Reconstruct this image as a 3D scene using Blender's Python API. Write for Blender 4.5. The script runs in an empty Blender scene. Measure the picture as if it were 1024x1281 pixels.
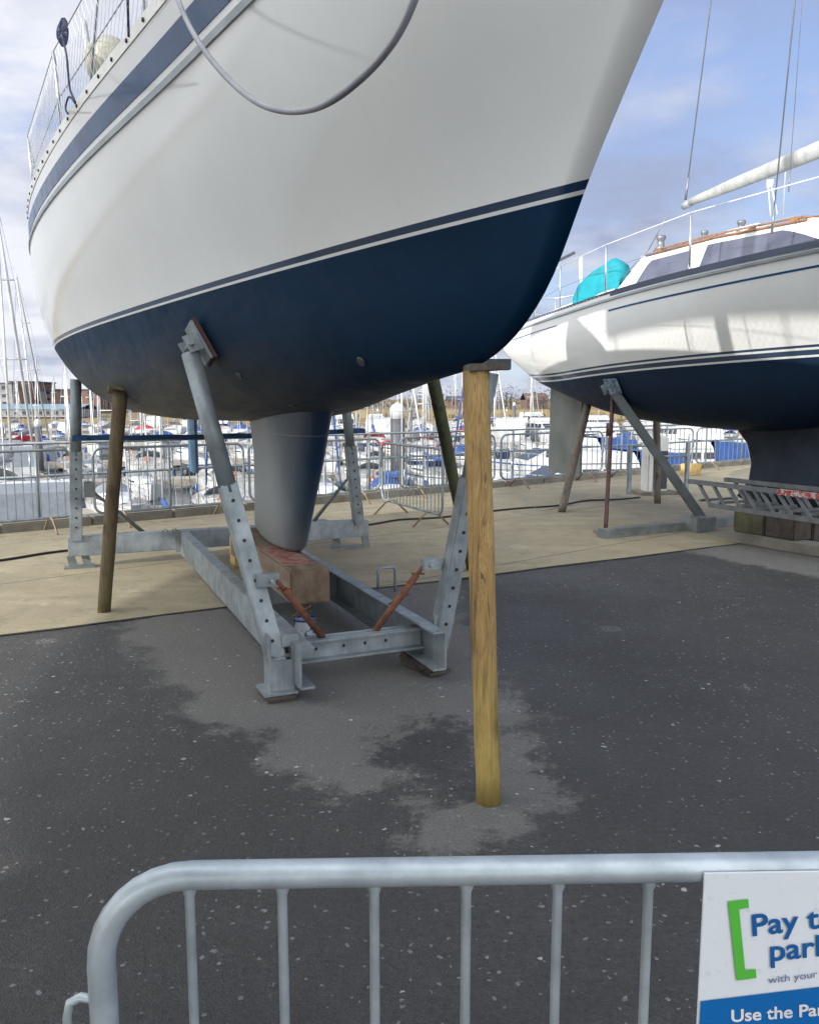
import bpy, bmesh, math, random
import numpy as np
from mathutils import Vector, Matrix
from mathutils.bvhtree import BVHTree
rnd = random.Random(7)
R_ = math.radians
scene = bpy.context.scene
col = scene.collection

# ------------------------------------------------------------------ camera
PITCH, FPX, CAMH = R_(7.5), 1024.0, 1.7
cam_d = bpy.data.cameras.new('camera'); cam = bpy.data.objects.new('camera', cam_d); col.objects.link(cam)
cam_d.sensor_fit = 'HORIZONTAL'; cam_d.sensor_width = 36; cam_d.lens = 36; cam_d.clip_end = 5000; cam_d.clip_start = .05
cam.location = (0, 0, CAMH); cam.rotation_euler = (math.pi/2-PITCH, 0, 0)
scene.camera = cam
def ray(x, y):
    u, v = (x-512)/FPX, (640.5-y)/FPX
    return Vector((u, math.cos(PITCH)+v*math.sin(PITCH), -math.sin(PITCH)+v*math.cos(PITCH)))
def atz(x, y, z=0.):      # the point of height z seen at this place of the photo
    r = ray(x, y); return Vector((0, 0, CAMH))+r*((z-CAMH)/r.z)
def aty(x, y, Y):
    r = ray(x, y); return Vector((0, 0, CAMH))+r*(Y/r.y)

# ------------------------------------------------------------------ materials
def new_mat(name):
    m = bpy.data.materials.new(name); m.use_nodes = True
    nt = m.node_tree; return m, nt, nt.nodes['Principled BSDF']
def N(nt, t, **k):
    n = nt.nodes.new(t)
    for a, b in k.items():
        if a in n.inputs: n.inputs[a].default_value = b
        else: setattr(n, a, b)
    return n
def noise(nt, vec, scale, detail=4, rough=.6, dist=0):
    n = N(nt, 'ShaderNodeTexNoise'); n.inputs['Scale'].default_value = scale; n.inputs['Detail'].default_value = detail
    n.inputs['Roughness'].default_value = rough; n.inputs['Distortion'].default_value = dist
    nt.links.new(vec, n.inputs['Vector']); return n.outputs['Fac']
def ramp(nt, fac, stops, interp='LINEAR'):
    n = N(nt, 'ShaderNodeValToRGB'); n.color_ramp.interpolation = interp
    el = n.color_ramp.elements
    while len(el) < len(stops): el.new(.5)
    for e, (p, c) in zip(el, stops):
        e.position = p; e.color = (c, c, c, 1) if isinstance(c, (int, float)) else (*c, 1)
    nt.links.new(fac, n.inputs[0]); return n.outputs[0]
def mix(nt, f, a, b):
    n = N(nt, 'ShaderNodeMix', data_type='RGBA')
    for s, v in ((0, f), (6, a), (7, b)):
        if hasattr(v, 'links') or isinstance(v, bpy.types.NodeSocket): nt.links.new(v, n.inputs[s])
        else: n.inputs[s].default_value = v if s == 0 else (*v, 1)
    return n.outputs[2]
def math_(nt, op, a, b=0., c=0.):
    n = N(nt, 'ShaderNodeMath', operation=op)
    for i, v in enumerate((a, b, c)):
        if isinstance(v, bpy.types.NodeSocket): nt.links.new(v, n.inputs[i])
        else: n.inputs[i].default_value = v
    return n.outputs[0]
def coords(nt, kind='Object', scale=(1, 1, 1), rot=(0, 0, 0)):
    t = N(nt, 'ShaderNodeTexCoord'); mp = N(nt, 'ShaderNodeMapping'); mp.inputs['Scale'].default_value = scale
    mp.inputs['Rotation'].default_value = rot
    nt.links.new(t.outputs[kind], mp.inputs[0]); return mp.outputs[0]
def bump(nt, b, h, strength, dist=.01):
    n = N(nt, 'ShaderNodeBump'); n.inputs['Strength'].default_value = strength; n.inputs['Distance'].default_value = dist
    nt.links.new(h, n.inputs['Height']); nt.links.new(n.outputs[0], b.inputs['Normal'])
def M(name, c, rough=.5, metal=0., c2=None, scale=4, sc=(1, 1, 1), lo=.4, hi=.65, bmp=0., bscale=60, coat=0., spec=.5, detail=5, alpha=None):
    m, nt, b = new_mat(name)
    b.inputs['Base Color'].default_value = (*c, 1); b.inputs['Roughness'].default_value = rough
    b.inputs['Metallic'].default_value = metal; b.inputs['Coat Weight'].default_value = coat
    b.inputs['Specular IOR Level'].default_value = spec
    if c2 is None: c2 = tuple(v*.8 for v in c)
    v = coords(nt, scale=sc)
    f = ramp(nt, noise(nt, v, scale, detail), [(lo, 0.), (hi, 1.)])
    nt.links.new(mix(nt, f, c, c2), b.inputs['Base Color'])
    r = ramp(nt, noise(nt, v, scale*2.3), [(.3, max(0, rough-.08)), (.7, min(1, rough+.1))])
    nt.links.new(r, b.inputs['Roughness'])
    if bmp: bump(nt, b, noise(nt, v, bscale, 4), bmp, .004)
    if alpha: b.inputs['Alpha'].default_value = alpha
    return m

galv = M('galvanised_steel', (.30, .34, .365), .5, .4, (.17, .20, .22), 6, lo=.35, hi=.68, bmp=.2, bscale=60)
galv_dk = M('weathered_galvanised_steel', (.20, .22, .22), .6, .25, (.12, .135, .135), 4, bmp=.2)
galv_lt = M('bright_galvanised_tube', (.50, .56, .60), .42, .4, (.33, .385, .42), 13, sc=(1, 1, 1), lo=.35, hi=.7, bmp=.12, bscale=150)
steel_pipe = M('dull_zinc_pipe', (.22, .255, .275), .5, .3, (.14, .165, .18), 6, bmp=.1)
stainless = M('stainless_steel', (.6, .62, .65), .22, .9)
rust = M('rusty_steel', (.20, .075, .035), .8, .1, (.09, .04, .03), 20, bmp=.4)
redox = M('red_oxide_paint', (.085, .03, .03), .65, 0, (.05, .025, .025), 9, bmp=.2)
black = M('black_hole', (.01, .01, .012), .6)
dkgrey = M('dark_grey_plastic', (.05, .055, .065), .5)
white_pl = M('white_gelcoat_small', (.75, .75, .72), .3, 0, (.62, .62, .58), 3)
alu_grey = M('silver_grey_strake', (.32, .36, .39), .35, .3)
navy = M('navy_gelcoat_stripe', (.016, .065, .17), .25, 0, (.012, .05, .14), 3, spec=.3)
blue_rope = M('blue_rope', (.012, .018, .05), .8, 0, (.2, .22, .28), 60, lo=.58, hi=.63)
blue_strap = M('blue_webbing', (.012, .06, .16), .8, 0, (.008, .03, .08), 10)
fender_blue = M('blue_fender', (.035, .12, .22), .45, 0, (.02, .07, .15), 5)
hose_m = M('grey_hose', (.33, .34, .37), .5, 0, (.24, .25, .29), 6)
white_wire = M('white_cord', (.7, .72, .75), .6)
wire = M('steel_wire', (.25, .27, .30), .4, .6)
cream = M('cream_vinyl', (.36, .35, .28), .5, 0, (.27, .265, .21), 6)
teal = M('teal_canvas', (.0, .26, .32), .8, 0, (.0, .19, .25), 5, bmp=.3, bscale=12)
teak = M('teak', (.27, .135, .065), .7, 0, (.17, .085, .045), 12)
window_m = M('smoked_window', (.03, .035, .06), .08, 0, (.05, .055, .08), 2)
sailcover = M('grey_white_sailcloth', (.36, .37, .37), .85, 0, (.27, .28, .28), 8, bmp=.4, bscale=18)
cable_m = M('black_cable', (.02, .02, .02), .7)
kerb_m = M('kerb_concrete', (.24, .22, .18), .9, 0, (.15, .14, .12), 3, bmp=.5, bscale=30)

def weather(m, rustc=(.14, .07, .035), amt=.5, thr=.66):
    nt = m.node_tree; b = nt.nodes['Principled BSDF']; src = b.inputs['Base Color'].links[0].from_socket
    v = coords(nt, scale=(9, 9, 2.2)); f = ramp(nt, noise(nt, v, 1.8, 6, .7), [(thr, 0.), (thr+.08, amt)])
    c = mix(nt, f, src, rustc); f2 = ramp(nt, noise(nt, coords(nt, scale=(14, 14, 1.3)), 1.5, 4, .6), [(.5, 0.), (.75, .45)])
    c = mix(nt, f2, c, (.12, .13, .14)); nt.links.new(c, b.inputs['Base Color'])
weather(galv); weather(galv_dk, amt=.7, thr=.6); weather(steel_pipe, amt=.35)
def wood_mat(name, c1, c2, c3, z_green=None, grain=9):
    m, nt, b = new_mat(name)
    v = coords(nt, scale=(grain, grain, .9))
    n1 = noise(nt, v, 2.2, 6, .65, 1.6)
    c = ramp(nt, n1, [(.30, c3), (.38, c2), (.46, c1), (.52, c2), (.58, c1), (.64, c3), (.70, c2)])
    kn = N(nt, 'ShaderNodeTexVoronoi'); kn.inputs['Scale'].default_value = 1.; nt.links.new(coords(nt, scale=(7, 7, 3.2)), kn.inputs['Vector'])
    c = mix(nt, ramp(nt, kn.outputs['Distance'], [(.10, .85), (.26, 0.)]), c, tuple(x*.5 for x in c3))
    st_ = ramp(nt, noise(nt, coords(nt, scale=(grain*2.4, grain*2.4, .45)), 2.0, 7, .75, .4), [(.50, 0.), (.64, .85)])
    c = mix(nt, st_, c, tuple(x*.75 for x in c3))
    v2 = coords(nt, scale=(2, 2, .6))
    f = ramp(nt, noise(nt, v2, 2.0, 3), [(.45, 0.), (.62, 1.)])
    dark = tuple(x*.62 for x in c3)
    c = mix(nt, math_(nt, 'MULTIPLY', f, .55), c, dark)
    if z_green:
        sep = N(nt, 'ShaderNodeSeparateXYZ'); t = N(nt, 'ShaderNodeTexCoord'); nt.links.new(t.outputs['Object'], sep.inputs[0])
        g = ramp(nt, math_(nt, 'ADD', sep.outputs[2], math_(nt, 'MULTIPLY', noise(nt, v2, 4, 3), .6)), [(.1, .55), (1.3, 0.)])
        c = mix(nt, g, c, z_green)
    nt.links.new(c, b.inputs['Base Color']); b.inputs['Roughness'].default_value = .8
    bump(nt, b, n1, .7, .008)
    return m
wood_new = wood_mat('treated_yellow_timber', (.40, .27, .10), (.28, .17, .06), (.12, .062, .025), (.33, .29, .055), grain=7)
wood_old = wood_mat('weathered_brown_timber', (.14, .11, .06), (.10, .07, .035), (.07, .04, .02), (.10, .10, .035))
wood_green = wood_mat('green_stained_timber', (.10, .11, .055), (.07, .08, .035), (.05, .05, .03), (.08, .10, .03))
wood_grey = wood_mat('greyed_timber', (.20, .17, .14), (.14, .12, .10), (.09, .075, .06))
wood_block = M('timber_baulk', (.17, .125, .088), .85, 0, (.09, .062, .04), 1.6, sc=(1.5, 5, 5), bmp=.5, bscale=9)
wood_yellow = M('fresh_timber', (.48, .33, .13), .8, 0, (.33, .21, .08), 4, bmp=.3)
paint_red = M('red_antifoul_spill', (.16, .035, .03), .7, 0, (.26, .14, .11), 14, lo=.42, hi=.55)
wood_shim = M('dark_plywood_shim', (.075, .06, .05), .85, 0, (.045, .036, .032), 8, bmp=.4)

def hull_mat(name, top, boot, white, anti, slope, z0, bands, curve=0., stain_bounce=None):
    """bands: heights above the waterline plane at which antifoul / white / boot / topsides begin"""
    m, nt, b = new_mat(name)
    t = N(nt, 'ShaderNodeTexCoord'); sep = N(nt, 'ShaderNodeSeparateXYZ'); nt.links.new(t.outputs['Object'], sep.inputs[0])
    x, z = sep.outputs[0], sep.outputs[2]
    w = math_(nt, 'SUBTRACT', z, math_(nt, 'ADD', math_(nt, 'MULTIPLY', x, slope), z0))
    if curve:
        q = math_(nt, 'MAXIMUM', math_(nt, 'SUBTRACT', x, 1.5), 0.)
        w = math_(nt, 'SUBTRACT', w, math_(nt, 'MULTIPLY', math_(nt, 'MULTIPLY', q, q), curve))
    v = coords(nt)
    n1 = noise(nt, v, 1.3, 5); n2 = noise(nt, v, 7, 5, .7)
    topc = mix(nt, ramp(nt, n1, [(.35, 0.), (.7, 1.)]), top, tuple(k*.94 for k in top))
    run = ramp(nt, noise(nt, coords(nt, scale=(7, 1, .35)), 2.4, 6, .7), [(.58, 0.), (.76, .10)])
    topc = mix(nt, run, topc, tuple(k*q for k, q in zip(top, (.74, .72, .66))))
    antic = mix(nt, ramp(nt, n1, [(.3, 0.), (.75, 1.)]), anti, tuple(k*1.5 for k in anti))
    antic = mix(nt, ramp(nt, noise(nt, coords(nt, scale=(1.2, 5, 5)), 3.2, 7, .75), [(.50, 0.), (.72, .35)]), antic, tuple(k*1.9+.004 for k in anti))
    antic = mix(nt, ramp(nt, noise(nt, coords(nt, scale=(9, 2, .9)), 2.2, 7, .8), [(.62, 0.), (.72, .16)]), antic, (.05, .065, .08))
    if stain_bounce:  # scuffed growth plus ground-bounce light, both painted into the aft bottom colour
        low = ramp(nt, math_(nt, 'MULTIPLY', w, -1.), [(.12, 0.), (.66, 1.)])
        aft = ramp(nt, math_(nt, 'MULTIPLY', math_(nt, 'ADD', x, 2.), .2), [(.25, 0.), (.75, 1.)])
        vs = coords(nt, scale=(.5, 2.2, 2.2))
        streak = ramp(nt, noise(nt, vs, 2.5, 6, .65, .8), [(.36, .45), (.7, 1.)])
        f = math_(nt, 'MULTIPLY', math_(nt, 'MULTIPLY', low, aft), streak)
        antic = mix(nt, math_(nt, 'MULTIPLY', f, .85), antic, stain_bounce)
    c = antic
    for h, cc in zip(bands, (white, boot, white, boot, topc) if len(bands) == 5 else (white, boot, topc)):
        c = mix(nt, math_(nt, 'GREATER_THAN', w, h), c, cc)
    istop = math_(nt, 'GREATER_THAN', w, bands[0])
    nt.links.new(c, b.inputs['Base Color'])
    r = N(nt, 'ShaderNodeMix', data_type='FLOAT'); nt.links.new(istop, r.inputs[0]); r.inputs[3].default_value = .10
    nt.links.new(ramp(nt, n2, [(.3, .42), (.7, .6)]), r.inputs[2]); nt.links.new(r.outputs[0], b.inputs['Roughness'])
    sp = N(nt, 'ShaderNodeMix', data_type='FLOAT'); nt.links.new(istop, sp.inputs[0]); sp.inputs[2].default_value = .11; sp.inputs[3].default_value = .5; nt.links.new(sp.outputs[0], b.inputs['Specular IOR Level'])
    vb = coords(nt, scale=(1, 1, 1)); bump(nt, b, noise(nt, vb, 1.6, 2), .10, .03)
    return m

# ------------------------------------------------------------------ mesh helper
class MB:
    def __init__(s): s.bm = bmesh.new(); s.mats = []; s.cur = 0
    def mat(s, m):
        if m not in s.mats: s.mats.append(m)
        s.cur = s.mats.index(m); return s
    def _f(s, vs, smooth=False):
        try: f = s.bm.faces.new(vs)
        except ValueError: return None
        f.material_index = s.cur; f.smooth = smooth; return f
    def quad(s, *ps, smooth=False): return s._f([s.bm.verts.new(p) for p in ps], smooth)
    def box(s, c, d, rot=None, bev=0.):
        c = Vector(c); hx, hy, hz = [k/2 for k in d]
        M3 = rot if rot is not None else Matrix.Identity(3)
        if isinstance(rot, (int, float)): M3 = Matrix.Rotation(rot, 3, 'Z')
        vs = [s.bm.verts.new(c+M3@Vector((x*hx, y*hy, z*hz))) for x in (-1, 1) for y in (-1, 1) for z in (-1, 1)]
        fs = [s._f([vs[i] for i in q]) for q in ((0, 1, 3, 2), (4, 6, 7, 5), (0, 4, 5, 1), (2, 3, 7, 6), (0, 2, 6, 4), (1, 5, 7, 3))]
        if bev:
            es = list({e for f in fs for e in f.edges})
            r = bmesh.ops.bevel(s.bm, geom=es, offset=bev, segments=2, affect='EDGES', clamp_overlap=True)
            for f in r['faces']: f.material_index = s.cur
        return s
    def tube(s, pts, r, seg=8, caps=True, smooth=True, flat=1.):
        pts = [Vector(p) for p in pts]; n = len(pts)
        rs = r if isinstance(r, (list, tuple)) else [r]*n
        rings = []; up = None
        for i, p in enumerate(pts):
            t = (pts[min(i+1, n-1)]-pts[max(i-1, 0)]).normalized()
            if up is None:
                up = Vector((0, 0, 1)) if abs(t.z) < .9 else Vector((1, 0, 0))
            a = (up - t*up.dot(t)).normalized(); b = t.cross(a); up = a
            rings.append([s.bm.verts.new(p+a*math.cos(k)*rs[i]+b*math.sin(k)*rs[i]*flat) for k in [2*math.pi*j/seg for j in range(seg)]])
        for A, B in zip(rings, rings[1:]):
            for j in range(seg): s._f([A[j], A[(j+1) % seg], B[(j+1) % seg], B[j]], smooth)
        if caps: s._f(list(reversed(rings[0]))); s._f(rings[-1])
        return s
    def beam(s, p0, p1, w, h, up=(0, 0, 1), bev=0.):   # rectangular bar: w across, h along up
        p0, p1 = Vector(p0), Vector(p1); t = (p1-p0); L = t.length; t.normalize(); up = Vector(up)
        z = (up-t*up.dot(t)).normalized(); y = z.cross(t)
        return s.box((p0+p1)/2, (L, w, h), Matrix((t, y, z)).transposed(), bev)
    def prism(s, poly, z0, z1):
        b = [s.bm.verts.new((x, y, z0)) for x, y in poly]; t = [s.bm.verts.new((x, y, z1)) for x, y in poly]
        n = len(poly); s._f(list(reversed(b))); s._f(t)
        for i in range(n): s._f([b[i], b[(i+1) % n], t[(i+1) % n], t[i]])
        return s
    def lathe(s, prof, c=(0, 0, 0), seg=16, smooth=True):
        c = Vector(c); rings = []
        for r, z in prof: rings.append([s.bm.verts.new(c+Vector((max(r, 1e-4)*math.cos(2*math.pi*j/seg), max(r, 1e-4)*math.sin(2*math.pi*j/seg), z))) for j in range(seg)])
        for A, B in zip(rings, rings[1:]):
            for j in range(seg): s._f([A[j], A[(j+1) % seg], B[(j+1) % seg], B[j]], smooth)
        s._f(list(reversed(rings[0]))); s._f(rings[-1]); return s
    def grid(s, P, smooth=True, flip=False):
        V = [[s.bm.verts.new(p) for p in row] for row in P]
        for i in range(len(V)-1):
            for j in range(len(V[0])-1):
                q = [V[i][j], V[i][j+1], V[i+1][j+1], V[i+1][j]]
                s._f(q[::-1] if flip else q, smooth)
        return s
    def build(s, name, m=None, parent=None, weld=0.):
        if weld: bmesh.ops.remove_doubles(s.bm, verts=s.bm.verts, dist=weld)
        bmesh.ops.recalc_face_normals(s.bm, faces=s.bm.faces)
        me = bpy.data.meshes.new(name); s.bm.to_mesh(me); s.bm.free()
        if s.mats and m is None:
            for k in s.mats: me.materials.append(k)
        else: me.materials.append(m)
        o = bpy.data.objects.new(name, me); col.objects.link(o)
        if parent is not None: o.parent = parent
        return o
def tag(o, label=None, cat=None, group=None, kind=None):
    if label: o['label'] = label
    if cat: o['category'] = cat
    if group: o['group'] = group
    if kind: o['kind'] = kind
    return o
def empty(name, loc=(0, 0, 0), rz=0.):
    o = bpy.data.objects.new(name, None); o.empty_display_size = .2; col.objects.link(o); o.location = loc; o.rotation_euler = (0, 0, rz); return o
KIDS = {}
def children(o): return [c for c in bpy.data.objects if c.parent == o]
def copy_tree(o, parent=None, cache={}):
    c = o.copy(); col.objects.link(c)
    if parent is not None: c.parent = parent
    if o.name not in KIDS: KIDS[o.name] = children(o)
    for ch in KIDS[o.name]: copy_tree(ch, c)
    return c

# ------------------------------------------------------------------ ground
Q0, Q1 = Vector((-5.41, 10.69, 0)), Vector((3.35, 18.02, 0))
qd = (Q1-Q0).normalized(); qn = Vector((qd.y, -qd.x, 0))        # qn points to the land side
def quay(t, off=0., z=0.): return Q0+qd*t+qn*off+Vector((0, 0, z))
WATER = -2.6

def seg_d(p, a, b):
    ax, ay = a; bx, by = b; dx, dy = bx-ax, by-ay
    t = max(0, min(1, ((p[0]-ax)*dx+(p[1]-ay)*dy)/(dx*dx+dy*dy+1e-9)))
    return math.hypot(p[0]-ax-t*dx, p[1]-ay-t*dy)
def poly_sd(p, poly):
    d = 1e9; inside = False; n = len(poly)
    for i in range(n):
        a, b = poly[i], poly[(i+1) % n]; d = min(d, seg_d(p, a, b))
        if (a[1] > p[1]) != (b[1] > p[1]) and p[0] < (b[0]-a[0])*(p[1]-a[1])/(b[1]-a[1])+a[0]: inside = not inside
    return d if inside else -d
dryA = [atz(*q) for q in [(300, 735), (148, 775), (165, 822), (225, 868), (250, 905), (330, 925), (360, 975), (440, 1000), (500, 1035), (560, 1060), (640, 1062), (700, 1010), (688, 950), (655, 885), (625, 850), (600, 800), (560, 720)]]
wetB = [atz(*q) for q in [(500, 905), (560, 900), (592, 925), (598, 990), (560, 1010), (500, 990), (480, 950)]]
dryC = [atz(*q) for q in [(850, 688), (960, 672), (1100, 690), (1200, 760), (1024, 722), (930, 706)]]
dryD = [atz(*q) for q in [(20, 890), (80, 875), (110, 900), (70, 935), (20, 930)]]
polys = [[(v.x, v.y) for v in P] for P in (dryA, wetB, dryC, dryD)]
xs = [-400, -200, -100, -50, -25, -14] + [-8+.14*i for i in range(int(18/.14))] + [11, 14, 20, 30, 60, 120, 250, 500]
ys = [-400, -200, -90, -40, -20, -10, -5] + [-2+.14*i for i in range(int(14/.14))] + [13, 15, 18, 22, 28, 40, 60, 100, 200, 400]
bm = bmesh.new(); V = [[bm.verts.new((x, y, 0)) for x in xs] for y in ys]
for j in range(len(ys)-1):
    for i in range(len(xs)-1): bm.faces.new([V[j][i], V[j][i+1], V[j+1][i+1], V[j+1][i]])
bmesh.ops.bisect_plane(bm, geom=bm.verts[:]+bm.edges[:]+bm.faces[:], plane_co=quay(0, .05), plane_no=-qn, clear_outer=True)
me = bpy.data.meshes.new('asphalt'); bm.to_mesh(me); bm.free()
at = me.attributes.new('dry', 'FLOAT', 'POINT')
for v in me.vertices:
    p = (v.co.x, v.co.y); d = 0.
    if -9 < p[0] < 11 and -3 < p[1] < 13:
        d = max(poly_sd(p, polys[0]), poly_sd(p, polys[2]), poly_sd(p, polys[3])-.25)
        d = min(d, -poly_sd(p, polys[1]))
        d = max(-1, min(1, d/.5))
    else: d = -1
    at.data[v.index].value = d*.5+.5
m, nt, b = new_mat('wet_asphalt')
tc = coords(nt)
an = N(nt, 'ShaderNodeAttribute', attribute_name='dry')
wob = math_(nt, 'ADD', math_(nt, 'MULTIPLY', math_(nt, 'SUBTRACT', noise(nt, tc, 2.6, 10, .75), .5), 1.3), math_(nt, 'MULTIPLY', math_(nt, 'SUBTRACT', noise(nt, tc, 30, 5, .8), .5), .55))
dryf = ramp(nt, math_(nt, 'ADD', an.outputs['Fac'], wob), [(.44, 0.), (.58, 1.)])
agg = noise(nt, tc, 130, 3, .7); agg2 = noise(nt, tc, 42, 4, .7); big = noise(nt, tc, .8, 5)
wet = mix(nt, ramp(nt, agg2, [(.35, 0.), (.7, 1.)]), (.026, .0245, .023), (.088, .084, .079))
wet = mix(nt, ramp(nt, big, [(.35, 0.), (.7, .6)]), wet, (.066, .064, .062))
dry = mix(nt, ramp(nt, agg, [(.35, 0.), (.7, 1.)]), (.155, .15, .14), (.25, .245, .23))
c = mix(nt, dryf, wet, dry)
pat = ramp(nt, noise(nt, tc, 1.9, 8, .8), [(.62, 0.), (.72, .55)])
c = mix(nt, pat, c, (.12, .118, .115))
def specks(scale, thr, keep, vec):
    vo = N(nt, 'ShaderNodeTexVoronoi'); vo.inputs['Scale'].default_value = scale; vo.inputs['Randomness'].default_value = 1
    nt.links.new(vec, vo.inputs['Vector'])
    s = N(nt, 'ShaderNodeSeparateColor'); nt.links.new(vo.outputs['Color'], s.inputs[0])
    f = math_(nt, 'LESS_THAN', vo.outputs['Distance'], math_(nt, 'MULTIPLY', s.outputs[1], thr))
    return math_(nt, 'MULTIPLY', f, math_(nt, 'GREATER_THAN', s.outputs[0], keep))
wv = N(nt, 'ShaderNodeVectorMath', operation='ADD'); nt.links.new(tc, wv.inputs[0])
nz = N(nt, 'ShaderNodeTexNoise'); nz.inputs['Scale'].default_value = 30; nt.links.new(tc, nz.inputs['Vector'])
sc_ = N(nt, 'ShaderNodeVectorMath', operation='SCALE'); nt.links.new(nz.outputs['Color'], sc_.inputs[0]); sc_.inputs['Scale'].default_value = .035
nt.links.new(sc_.outputs[0], wv.inputs[1])
c = mix(nt, math_(nt, 'MULTIPLY', ramp(nt, noise(nt, tc, 210, 2, .6), [(.57, 0.), (.67, 1.)]), .5), c, (.21, .205, .20))
c = mix(nt, specks(34, .32, .58, wv.outputs[0]), c, (.30, .30, .29))
c = mix(nt, specks(14, .17, .76, wv.outputs[0]), c, (.62, .62, .60))
c = mix(nt, math_(nt, 'MULTIPLY', specks(1.3, .20, .55, wv.outputs[0]), ramp(nt, noise(nt, tc, 34, 4, .8), [(.45, 0.), (.62, .8)])), c, (.33, .33, .33))
c = mix(nt, ramp(nt, noise(nt, tc, 1.1, 3, .5), [(.70, 0.), (.74, .5)]), c, (.14, .075, .045))
ch = ramp(nt, noise(nt, tc, 75, 5, .8), [(.38, .0), (.62, 1.)])
c = mix(nt, ramp(nt, noise(nt, tc, 9, 6, .8), [(.5, 0.), (.72, .35)]), c, (.135, .13, .12))
c = mix(nt, ramp(nt, noise(nt, tc, .55, 5, .65), [(.42, .35), (.58, 0.)]), c, mix(nt, dryf, (.018, .0175, .017), (.15, .145, .135)))
c = mix(nt, ch, mix(nt, .36, c, (.012, .012, .012)), c)
nt.links.new(c, b.inputs['Base Color'])
rr = N(nt, 'ShaderNodeMix', data_type='FLOAT'); nt.links.new(dryf, rr.inputs[0]); rr.inputs[3].default_value = .92
nt.links.new(ramp(nt, big, [(.3, .42), (.7, .66)]), rr.inputs[2]); nt.links.new(rr.outputs[0], b.inputs['Roughness'])
bump(nt, b, math_(nt, 'ADD', agg2, math_(nt, 'MULTIPLY', agg, .7)), 1.0, .016)
me.materials.append(m)
o = bpy.data.objects.new('asphalt', me); col.objects.link(o); tag(o, kind='structure')

# concrete apron
m, nt, b = new_mat('quay_concrete')
tc = coords(nt); ts = coords(nt, scale=(.5, 3.2, 1), rot=(0, 0, -math.atan2(qd.y, qd.x)+0.0))
n1 = noise(nt, tc, 1.1, 7, .65); n2 = noise(nt, tc, 60, 3, .7); n3 = noise(nt, ts, 1.6, 5, .6)
c = mix(nt, ramp(nt, n1, [(.35, 0.), (.65, 1.)]), (.41, .35, .235), (.29, .245, .165))
c = mix(nt, ramp(nt, n3, [(.42, 0.), (.68, .55)]), c, (.25, .23, .12))
c = mix(nt, ramp(nt, n2, [(.3, 0.), (.75, .6)]), c, (.17, .155, .12))
c = mix(nt, ramp(nt, noise(nt, tc, 3.2, 8, .75), [(.50, 0.), (.68, .7)]), c, (.17, .15, .10))
c = mix(nt, ramp(nt, noise(nt, tc, 2.1, 6, .7), [(.62, 0.), (.72, .5)]), c, (.50, .47, .38))
sx = N(nt, 'ShaderNodeSeparateXYZ'); nt.links.new(coords(nt, rot=(0, 0, -math.atan2(qd.y, qd.x))), sx.inputs[0])
jy = math_(nt, 'ABSOLUTE', math_(nt, 'SUBTRACT', math_(nt, 'FRACT', math_(nt, 'MULTIPLY', math_(nt, 'ADD', sx.outputs[1], .15*0), .42)), .5))
jx = math_(nt, 'ABSOLUTE', math_(nt, 'SUBTRACT', math_(nt, 'FRACT', math_(nt, 'MULTIPLY', sx.outputs[0], .2)), .5))
jf = math_(nt, 'LESS_THAN', jy, .005)
c = mix(nt, math_(nt, 'MULTIPLY', jf, .75), c, (.06, .055, .045))
nt.links.new(c, b.inputs['Base Color']); b.inputs['Roughness'].default_value = .9
bump(nt, b, n2, .5, .006)
apron_m = m
A0, A2 = Vector((-3.03, 5.9, 0)), Vector((4.55, 10.2, 0)); ad = (A2-A0).normalized()
edge = [A0-ad*14] + [A0+ad*(t*.4)+Vector((rnd.uniform(-.012, .012), rnd.uniform(-.02, .02), 0)) for t in range(0, 22)] + [A2, atz(1024, 684), atz(1024, 684)+Vector((12, -5.2, 0)), atz(1024, 684)+Vector((60, -26, 0))]
poly = [(p.x, p.y) for p in edge] + [(quay(75, -.0).x, quay(75, 0).y), (quay(-18).x, quay(-18).y)]
mb = MB(); mb._f([mb.bm.verts.new((x, y, .005)) for x, y in poly])
tag(mb.build('quay_apron', apron_m), kind='structure')
mb = MB()
for p_, q_ in zip(edge, edge[1:-2]):
    t_ = (q_-p_).normalized(); n_ = Vector((t_.y, -t_.x, 0)); w0_, w1_ = rnd.uniform(.012, .035), rnd.uniform(.012, .035)
    mb.quad(p_-n_*.006+Vector((0, 0, .0075)), q_-n_*.006+Vector((0, 0, .0075)), q_+n_*w1_+Vector((0, 0, .0075)), p_+n_*w0_+Vector((0, 0, .0075)))
tag(mb.build('joint_seam', M('dirt_in_joint', (.03, .03, .024), .95, 0, (.06, .06, .035), 7)), kind='structure')

# quay wall, kerb, water
mb = MB(); mb.quad(quay(-200, .05, -.02), quay(400, .05, -.02), quay(400, .05, -4), quay(-200, .05, -4))
tag(mb.build('quay_wall', kerb_m), kind='structure')
mb = MB()
t = -12.
while t < 60:
    mb.box(quay(t+.6, -.14, -.05), (1.19, .36, .36), math.atan2(qd.y, qd.x), bev=.02); t += 1.2
tag(mb.build('kerb', kerb_m), kind='structure')
m, nt, b = new_mat('harbour_water')
b.inputs['Base Color'].default_value = (.035, .055, .06, 1); b.inputs['Roughness'].default_value = .08
tc = coords(nt); bump(nt, b, noise(nt, tc, 1.4, 5, .6), .5, .12)
mb = MB(); mb.quad((-1500, -200, WATER), (1500, -200, WATER), (1500, 1500, WATER), (-1500, 1500, WATER))
tag(mb.build('water', m), kind='structure')

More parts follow.
